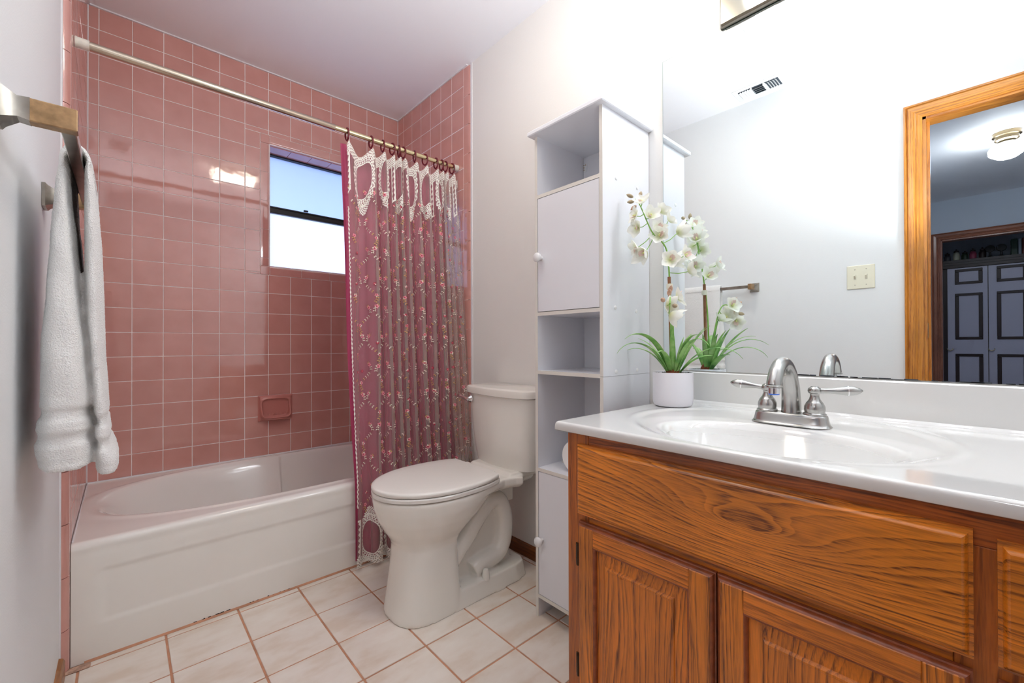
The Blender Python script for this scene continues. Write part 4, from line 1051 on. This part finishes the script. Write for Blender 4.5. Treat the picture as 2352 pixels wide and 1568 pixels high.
# cloth-length coordinate for ornament: s(u) measured along the folded top third
_u = np.linspace(-.12, 11.75, 3000); _x, _y = cloth_pt(_u, np.full(3000, 1.2)); _s = np.concatenate([[0], np.cumsum(np.hypot(np.diff(_x), np.diff(_y)))]); SLEN = _s[-1]
def u_of_s(s): return np.interp(s, _s, _u)
def surf(s, z, off):
    """points on the cloth at length s and height z, pushed off toward the room along the normal"""
    u = u_of_s(s); x, y = cloth_pt(u, z); xa, ya = cloth_pt(u+.01, z); xb, yb = cloth_pt(u-.01, z)
    tx, ty = xa-xb, ya-yb; L = np.hypot(tx, ty)+1e-9
    nx_, ny_ = ty/L, -tx/L
    return x+nx_*off, y+ny_*off
PER = SLEN/7.5
def lace(upper=True):
    ds = .0014; ns = int(SLEN/ds); H = .305 if upper else .27; nt = int(H/ds)
    s = (np.arange(ns)+.5)*ds; t = (np.arange(nt)+.5)*ds
    Sg, Tg = np.meshgrid(s, t, indexing='ij')
    loc = ((Sg/PER)-np.floor(Sg/PER)-.5)*PER           # -PER/2..PER/2 round each opening
    aspect = 1.0
    T = Tg if upper else H-Tg                          # T measured from the hem side (top edge or bottom edge)
    hw = PER*.5
    # opening: rounded oblong
    oc = .120; oh = .078; ow = hw*.46
    e = (np.abs(loc/ow)**2.6+np.abs((T-oc)/oh)**2.6)**(1/2.6)
    dist = (e-1)*min(ow, oh)*1.25                     # rough distance outside the opening
    border = (dist > 0) & (dist < .024+.0030*np.cos(np.arctan2(T-oc, loc*1.6)*22))
    # lobe below the opening
    lob = (np.abs(loc) < .050*(1-((T-.20)/.075))**.5*(1+.08*np.cos(T*2*np.pi/.016))) & (T > .19) & (T < .274-.004*np.cos(loc*2*np.pi/.014)) if True else None
    lob = (T > .16) & (np.abs(loc) < np.sqrt(np.clip(1-np.clip((T-.175)/.098, 0, 1)**2, 0, 1))*(.044+.0025*np.cos(T*2*np.pi/.013))) & (e > 1)
    # ladder between neighbouring motifs
    ax = hw-np.abs(loc)
    ladder = (ax < .014) & (T > .045) & (T < .225)
    dia = (ax < .0085*(1-np.abs(((T/.026)-np.floor(T/.026))-.5)*1.5)) & (T > .05) & (T < .215)
    top = (T < .050) & (T > .0)
    m_ = border | lob | ladder | (top & (e > 1))
    # punched holes
    ang = np.arctan2((T-oc), loc*1.7)
    holes = (np.abs(dist-.0060) < .0018) & (np.cos(ang*34) > -.1)
    holes |= (np.abs(dist-.0125) < .0021) & (np.cos(ang*30+1) > -.05)
    holes |= (np.abs(dist-.0190) < .0015) & (np.cos(ang*44) > .1)
    hx, hz = np.cos((Sg+.003*np.sin(T*90))*2*np.pi/.0115), np.cos(T*2*np.pi/.0125)
    holes |= ((lob & (dist > .026)) | (top & (dist > .024))) & (hx*hz > .22)
    holes &= ~((ax < .014) & (ax > .0105)); holes |= dia
    mask = m_ & ~holes & (T > .001)
    if upper: Z = ztop(u_of_s(Sg))-Tg+.001
    else: Z = .022+T*.88-.004*np.abs(np.cos(Sg*np.pi/.017))*np.clip(1-T/.02, 0, 1)
    # corners of each kept cell
    idx = np.argwhere(mask)
    cs = np.arange(ns+1)*ds; ct = np.arange(nt+1)*ds
    CS, CT = np.meshgrid(cs, ct, indexing='ij'); 
    if upper: CZ = ztop(u_of_s(CS))-CT+.001
    else: TT = H-CT; CZ = .022+TT*.88-.004*np.abs(np.cos(CS*np.pi/.017))*np.clip(1-TT/.02, 0, 1)
    offs = .0022 if upper else .0025
    CX, CY = surf(CS, CZ, offs)
    V = np.stack([CX, CY, CZ], -1).reshape(-1, 3); b = nt+1
    q = idx[:, 0]*b+idx[:, 1]; Q = np.stack([q, q+b, q+b+1, q+1], -1)
    used, inv = np.unique(Q, return_inverse=True)
    o = obj('lace_border', np_mesh('lace_border', V[used], inv.reshape(Q.shape)), lace_mat, sc)
    o['label'] = 'ivory crochet lace heading' if upper else 'ivory crochet lace hem'
lace(True); lace(False)
def side_lace():
    # narrow scalloped lace down the free edge
    m = MB(); n = 420; zs = np.linspace(1.56, .27, n); a = []
    x0, y0 = cloth_pt(np.full(n, -.12), zs)
    vs = []; fs = []
    for i in range(n):
        w = .0022+.0024*abs(math.cos(zs[i]*math.pi/.020))
        vs += [(x0[i]-w, y0[i]-.002, zs[i]), (x0[i]-w*.35, y0[i]-.003, zs[i]), (x0[i]+.0015, y0[i]-.0025, zs[i])]
        if i:
            k = 3*i
            if (i//2) % 3 != 0 or True: fs.append((k-3, k-2, k+1, k))
            if (i//3) % 2: fs.append((k-2, k-1, k+2, k+1))
    m.add(vs, fs); part('edge_lace', m, lace_mat, sc, False, label='narrow scalloped lace edging')
side_lace()
def embroidery():
    cols = {'pink': srgb(236, 150, 166), 'red': srgb(176, 30, 60), 'cream': srgb(238, 228, 214), 'gold': srgb(206, 164, 104), 'olive': srgb(120, 104, 66)}
    mats = [cloth('embroidery '+k, c, .6, (300, .3, .0005), .2) for k, c in cols.items()]; ki = {k: i for i, k in enumerate(cols)}
    P = []; F = []; MI = []
    def leaf(s, z, ang, L, w, c, off=.0030):
        L *= 1.12; w *= 1.2
        ca, sa = math.cos(ang), math.sin(ang)
        pts = [(0, 0), (L*.5, w), (L, 0), (L*.5, -w)]; k = len(P)
        for i, (a, b) in enumerate(pts): P.append((s+a*ca-b*sa, z+a*sa+b*ca, off+(.0006 if i in (1, 3) else 0)))
        F.append((k, k+1, k+2, k+3)); MI.append(ki[c])
    def flower(s, z, c1, c2, r):
        a0 = RND.uniform(0, 6.28)
        for i in range(5): leaf(s, z, a0+i*1.2566, r, r*.38, c1 if RND.random() > .25 else 'cream', .0034)
        for i in range(3): leaf(s-.0012, z, a0+i*2.1, r*.42, r*.22, c2, .0044)
    ds_, dz_ = .082, .130
    rows = int(1.55/dz_)+2
    for r_ in range(rows):
        z0 = 1.60-r_*dz_
        for c_ in range(int(SLEN/ds_)+1):
            s0 = c_*ds_+(r_ % 2)*ds_*.5+.01+RND.uniform(-.006, .006); zc = z0+RND.uniform(-.006, .006)
            if zc < .20 or s0 > SLEN-.008: continue
            flip = 1 if (c_+r_) % 2 else -1
            n = 15; ps, pz = [], []
            for k in range(n):
                t = k/(n-1); ps.append(s0+flip*(.030*math.sin(t*5.4))); pz.append(zc+.062-t*.125)
            for k in range(n):
                if not (.004 < ps[k] < SLEN-.004) or pz[k] < .12: continue
                dxs = ps[min(k+1, n-1)]-ps[max(k-1, 0)]; dzs = pz[min(k+1, n-1)]-pz[max(k-1, 0)]; an = math.atan2(dzs, dxs)
                leaf(ps[k], pz[k], an, .009, .0007, 'olive', .0028)
                col = 'cream' if 2 < k < 9 else 'gold'
                if k % 5 != 0:
                    for sg in (-1, 1): leaf(ps[k], pz[k], an+sg*.95, .0075, .0021, col)
            flower(ps[2], pz[2], 'pink', 'red', .0100); flower(ps[11], pz[11], 'pink', 'red', .0082)
            if RND.random() > .4: flower(s0-flip*.02, zc+.015, 'red', 'pink', .0070)
    A = np.array(P); x, y = surf(np.clip(A[:, 0], .001, SLEN-.001), A[:, 1], A[:, 2])
    me = np_mesh('embroidery', np.stack([x, y, A[:, 1]], -1), np.array(F), False)
    for m_ in mats: me.materials.append(m_)
    me.polygons.foreach_set('material_index', np.array(MI, dtype=np.int32))
    o = obj('embroidery', me, None, sc); o['kind'] = 'stuff'; o['label'] = 'embroidered sprigs of pink and red flowers with gold and cream leaves'
embroidery()
# ---------------------------------------------------------------- orchid in a white pot
def orchid():
    cx, cyy, z0 = 1.340, -1.960, .7685
    root = thing('potted_orchid', 'artificial white orchid in a round white pot on the sink top', 'potted plant', (cx, cyy, z0))
    pot = part('pot', MB().lathe([(.044, 0), (.053, .003), (.0565, .010), (.0575, .020), (.0575, .100), (.0565, .1015), (.0545, .1005), (.054, .090), (.001, .089)], (cx, cyy, z0), 56), simple('matt white ceramic', srgb(232, 230, 236), .38), root, True, 50)
    m = MB(); r = random.Random(8)
    for i in range(260):
        a, q = r.uniform(0, 6.28), .052*math.sqrt(r.random()); s_ = r.uniform(.002, .0042); x, y, z = cx+q*math.cos(a), cyy+q*math.sin(a), z0+.094+r.uniform(0, .004)
        vs = [(x+s_*r.uniform(.6, 1), y, z), (x-s_*r.uniform(.6, 1), y, z), (x, y+s_*r.uniform(.6, 1), z), (x, y-s_*r.uniform(.6, 1), z), (x, y, z+s_*.8), (x, y, z-s_*.8)]
        m.add(vs, [(0, 2, 4), (2, 1, 4), (1, 3, 4), (3, 0, 4), (2, 0, 5), (1, 2, 5), (3, 1, 5), (0, 3, 5)])
    g_ = part('gravel', m, simple('dark gravel', srgb(84, 80, 76), .8, noise=(200, .5)), pot); g_['kind'] = 'stuff'
    leafm = N('orchid leaf'); p = leafm.pos(); sep = leafm.n('ShaderNodeSeparateXYZ'); leafm.l(p, sep.inputs[0])
    f = leafm.noise(p, 25, 3); leafm.l(leafm.ramp(f, [(.3, srgb(78, 140, 66)), (.5, srgb(130, 182, 92)), (.75, srgb(184, 214, 146))]), leafm.b.inputs['Base Color'])
    leafm.P(Roughness=.45); leafm.b.inputs['Subsurface Weight'].default_value = .0
    stem_m = simple('orchid stem', srgb(138, 186, 84), .5, noise=(60, .2))
    Z0 = z0+.095
    def blade(p0, az, length, lift, droop, w, twist=0):
        n = 16; L = []; Rr = []; C_ = []
        pos = Vector(p0); el = lift
        d = Vector((math.cos(az), math.sin(az), 0)); side = Vector((-math.sin(az), math.cos(az), 0))
        for k in range(n+1):
            t = k/n; ww = w*(math.sin(min(1, t*2.2+.18)*math.pi/2))*(1-t**3.2)+.0003
            tv = d*math.cos(el)+Vector((0, 0, math.sin(el))); nv = tv.cross(side).normalized()
            sd = (side*math.cos(twist*t)+nv*math.sin(twist*t))
            L.append(pos+sd*ww+nv*-.25*ww); Rr.append(pos-sd*ww+nv*-.25*ww); C_.append(pos.copy())
            pos = pos+tv*(length/n); el -= droop/n*(.3+1.4*t)
        vs = []; 
        for a, b, c in zip(L, C_, Rr): vs += [a, b, c]
        fs = []
        for k in range(n): fs += [(3*k, 3*k+1, 3*k+4, 3*k+3), (3*k+1, 3*k+2, 3*k+5, 3*k+4)]
        m = MB(); m.add(vs, fs); o = part('leaf', m, leafm.m, root, True, 180)
        md = o.modifiers.new('t', 'SOLIDIFY'); md.thickness = .0008
    b0 = (cx, cyy, Z0)
    TL = 2.68      # out over the sink side of the tower
    TRr = math.atan2(-.92, .22)
    specs = [(TL+.25, .245, 1.25, 2.15, .0095, .3), (TL+.05, .235, 1.12, 2.35, .0070, .2), (TL-.2, .165, 1.1, 1.7, .0085, 0), (TL+.5, .150, 1.2, 2.0, .0075, 0),
             (TL+.9, .20, 1.5, .5, .0060, 0), (TRr+.1, .165, 1.25, .55, .0085, 0), (TRr-.35, .185, 1.15, .7, .0080, .4), (TRr+.5, .150, 1.30, .8, .0085, 0),
             (TRr-.9, .235, 1.15, 2.1, .0065, 0), (TRr+1.1, .15, 1.35, .9, .0080, .3), (TRr-.1, .225, 1.0, 2.2, .0060, 0), (TRr+.3, .125, 1.0, 1.4, .0090, .3),
             (TRr-1.3, .16, 1.4, .8, .0080, 0), (TL-.7, .15, 1.3, 1.2, .0080, 0), (TRr+.9, .12, 1.45, .4, .0080, 0), (TL+1.4, .20, 1.2, 1.5, .0065, 0)]
    for i, (az, L, li, dr, w, tw) in enumerate(specs):
        a = az+RND.uniform(-.1, .1); blade((cx+.012*math.cos(az)+RND.uniform(-.004, .004), cyy+.012*math.sin(az), Z0-.004), a, L, li, dr, w*1.15, tw)
    part('bulb_base', MB().lathe([(.012, -.008), (.019, 0), (.020, .010), (.013, .022), (.006, .030)], (cx, cyy, Z0), 18), simple('brown bulb husk', srgb(140, 72, 40), .8, noise=(60, .35)), root, True)
    part('stake', MB().tube([(cx+.002, cyy+.004, Z0-.01), (cx-.001, cyy+.006, Z0+.14), (cx-.002, cyy+.009, 1.157)], .0048, 10), simple('brown bamboo stake', srgb(150, 100, 66), .6, noise=(50, .25)), root, True)
    part('tie', MB().lathe([(.0085, -.008), (.0092, -.004), (.0092, .004), (.0085, .008)], (cx-.001, cyy+.008, 1.128), 16), simple('cream tie', srgb(232, 228, 210), .6), root, True)
    def sh_(p):
        k = 1-.045*min(1, max(0, (p[1]+1.94)/.06)); return (.1153+(p[0]-.1153)*k, -2.5865+(p[1]+2.5865)*k, .9556+(p[2]-.9556)*k)
    main = catmull([sh_(q) for q in [(cx-.004, cyy-.004, Z0), (cx-.006, cyy-.002, 1.0), (cx-.006, cyy+.004, 1.10), (cx+.0, cyy+.010, 1.17), (1.343, -1.942, 1.235), (1.350, -1.922, 1.270), (1.346, -1.895, 1.300), (1.344, -1.880, 1.330), (1.342, -1.862, 1.375), (1.344, -1.845, 1.410), (1.344, -1.832, 1.425)]], 6)
    part('stem', MB().tube(main, [.0030*(1-.5*i/len(main)) for i in range(len(main))], 8), stem_m, root, True)
    low = catmull([(cx-.010, cyy-.01, Z0), (cx-.022, cyy-.014, .98), (cx-.040, cyy-.020, 1.05), (cx-.062, cyy-.028, 1.085), (cx-.090, cyy-.040, 1.085), (cx-.112, cyy-.05, 1.065)], 6)
    part('stem', MB().tube(low, .0020, 8), stem_m, root, True)
    # petal mesh: five pointed petals with a cupped lip
    pm = N('orchid petal'); pp = pm.n('ShaderNodeTexCoord').outputs['Object']
    ln_ = pm.n('ShaderNodeVectorMath', operation='LENGTH'); pm.l(pp, ln_.inputs[0])
    pm.l(pm.ramp(ln_.outputs['Value'], [(.0, srgb(222, 230, 150)), (.010, srgb(240, 243, 212)), (.020, srgb(250, 250, 245))]), pm.b.inputs['Base Color'])
    pm.P(Roughness=.5); pm.b.inputs['Sheen Weight'].default_value = .2
    tl = pm.n('ShaderNodeBsdfTranslucent'); tl.inputs[0].default_value = srgb(250, 250, 240); mx = pm.n('ShaderNodeMixShader'); mx.inputs[0].default_value = .35
    pm.l(pm.b.outputs[0], mx.inputs[1]); pm.l(tl.outputs[0], mx.inputs[2]); pm.l(mx.outputs[0], pm.o.inputs[0])
    def petal(m, ang, L, w, cup, z=0):
        n, mm = 8, 5; vs = []; ca, sa = math.cos(ang), math.sin(ang)
        for i in range(n+1):
            t = i/n; ww = w*math.sin(math.pi*min(1, (t*.92+.08)))**.75*(1-.15*t)
            for j in range(-2, 3):
                v = j/2; x = L*t; y = ww*v; zz = z+cup*(t**1.6)*L+ .35*ww*v*v - .18*L*math.sin(t*math.pi)*(1-abs(v))*.3
                vs.append((x*ca-y*sa, x*sa+y*ca, zz))
        fs = [(i*5+j, i*5+j+1, (i+1)*5+j+1, (i+1)*5+j) for i in range(n) for j in range(4)]; m.add(vs, fs)
    fm = []
    for v in range(3):
        m = MB(); rr = random.Random(20+v); cupb = (.45, .8, 1.15)[v]
        for i in range(5):
            petal(m, math.pi/2+i*2*math.pi/5+rr.uniform(-.08, .08), (.031, .029)[i % 2]*rr.uniform(.92, 1.08), .0150*rr.uniform(.9, 1.1), cupb*rr.uniform(.6, 1.2))
        me = m.mesh('flower', True, 180); me.materials.append(pm.m); fm.append(me)
    m = MB(); 
    for k, a in enumerate((-1.57-.5, -1.57, -1.57+.5)): petal(m, a, .013, .006, 1.3, .002)
    lip = m.mesh('lip', True, 180); lip.materials.append(simple('rosy lip', srgb(240, 214, 208), .5, noise=(220, .14)))
    m = MB(); m.tube([(0, 0, .001), (0, .001, .008), (0, -.002, .013)], [.0025, .003, .0015], 8); colm = m.mesh('column', True, 180); colm.materials.append(simple('yellow green column', srgb(228, 232, 160), .5))
    camv = Vector((.1153, -2.5865, .9556))
    def fl(p, var, toward=None, roll=0, scale=1.0):
        o = obj('flower', fm[var], None, root, p); d = toward if toward is not None else (camv-Vector(p)).normalized()+Vector((RND.uniform(-.7, .7), RND.uniform(-.7, .7), RND.uniform(-.4, .3)))
        q = d.to_track_quat('Z', 'Y'); o.rotation_mode = 'QUATERNION'; from mathutils import Quaternion
        o.rotation_quaternion = q @ Quaternion((0, 0, 1), roll); o.scale = (scale,)*3
        a = obj('lip', lip, None, o, wloc(o)); b = obj('column', colm, None, o, wloc(o))
    V = Vector
    # left spray (nearer points lie on the stem plane x ~ 1.34)
    sites = [((1.335, -1.862, 1.402), 1, (-.6, -.2, .8)), ((1.325, -1.848, 1.362), 0, (-.8, .5, .2)), ((1.345, -1.885, 1.357), 1, (-.4, -.5, .3)), ((1.330, -1.850, 1.325), 0, (-.9, .3, -.2)),
             ((1.355, -1.905, 1.315), 1, (-.5, -.6, .3)), ((1.330, -1.848, 1.262), 0, (-.7, .6, -.4)), ((1.338, -1.872, 1.247), 2, (-.8, .2, -.5)), ((1.330, -1.925, 1.285), 0, (-.9, -.4, .2)),
             ((1.320, -1.965, 1.205), 0, (-.85, -.5, .1)), ((1.345, -1.995, 1.215), 1, (-.2, -.8, .3)), ((1.365, -1.935, 1.335), 1, (.3, -.7, .6)), ((1.395, -1.950, 1.300), 2, (.8, -.4, .4)),
             ((1.385, -1.935, 1.215), 2, (.7, -.5, .1)), ((1.380, -1.900, 1.375), 1, (.6, -.4, .6)), ((1.390, -1.985, 1.175), 1, (.6, -.7, .4)),
             ((1.292, -1.985, 1.033), 1, (-.3, -.5, .9)), ((1.262, -1.990, 1.045), 0, (.5, -.6, .2)), ((1.238, -1.998, 1.062), 1, (.8, -.3, .1)), ((1.262, -2.012, 1.085), 0, (.5, -.7, .3)), ((1.225, -2.010, 1.035), 2, (.7, -.5, -.3))]
    for p, v, d in sites:
        p = sh_(p)
        fl(V(p), v, V(d).normalized(), RND.uniform(0, 6.28), RND.uniform(.92, 1.08))
        src = min((main if p[2] > 1.12 else low), key=lambda c: (V(c)-V(p)).length)
        if (src-V(p)).length > .006: part('pedicel', MB().tube([src, (src+V(p))/2+V((0, 0, -.004)), V(p)-V(d).normalized()*.002], .0012, 6), stem_m, root, True)
    budm = simple('olive pink bud', srgb(168, 150, 120), .5, noise=(70, .2)); budr = simple('reddish bud', srgb(196, 158, 132), .5, noise=(70, .2)); 
    for p, d, L, mt in (((1.344, -1.826, 1.432), (-.5, .8, .5), .024, budm), ((1.344, -1.829, 1.418), (-.7, .7, -.1), .022, budm), ((1.342, -1.838, 1.402), (-.5, .6, -.6), .022, budr), ((1.346, -1.846, 1.425), (.2, -.2, .9), .022, budm),
                       ((1.235, -2.005, 1.095), (-.3, -.4, .8), .024, budr), ((1.222, -2.010, 1.088), (-.7, -.5, .5), .026, budr), ((1.215, -2.000, 1.072), (-.9, -.2, .2), .024, budr), ((1.228, -2.018, 1.060), (-.5, -.8, -.2), .022, budm)):
        d = V(d).normalized(); p = V(sh_(p)); part('bud', MB().tube([p+d*L*t for t in (0, .12, .3, .5, .7, .9, 1)], [.001, .0038, .0058, .0062, .0052, .0026, .0005], 10), mt, root, True, 180)
orchid()
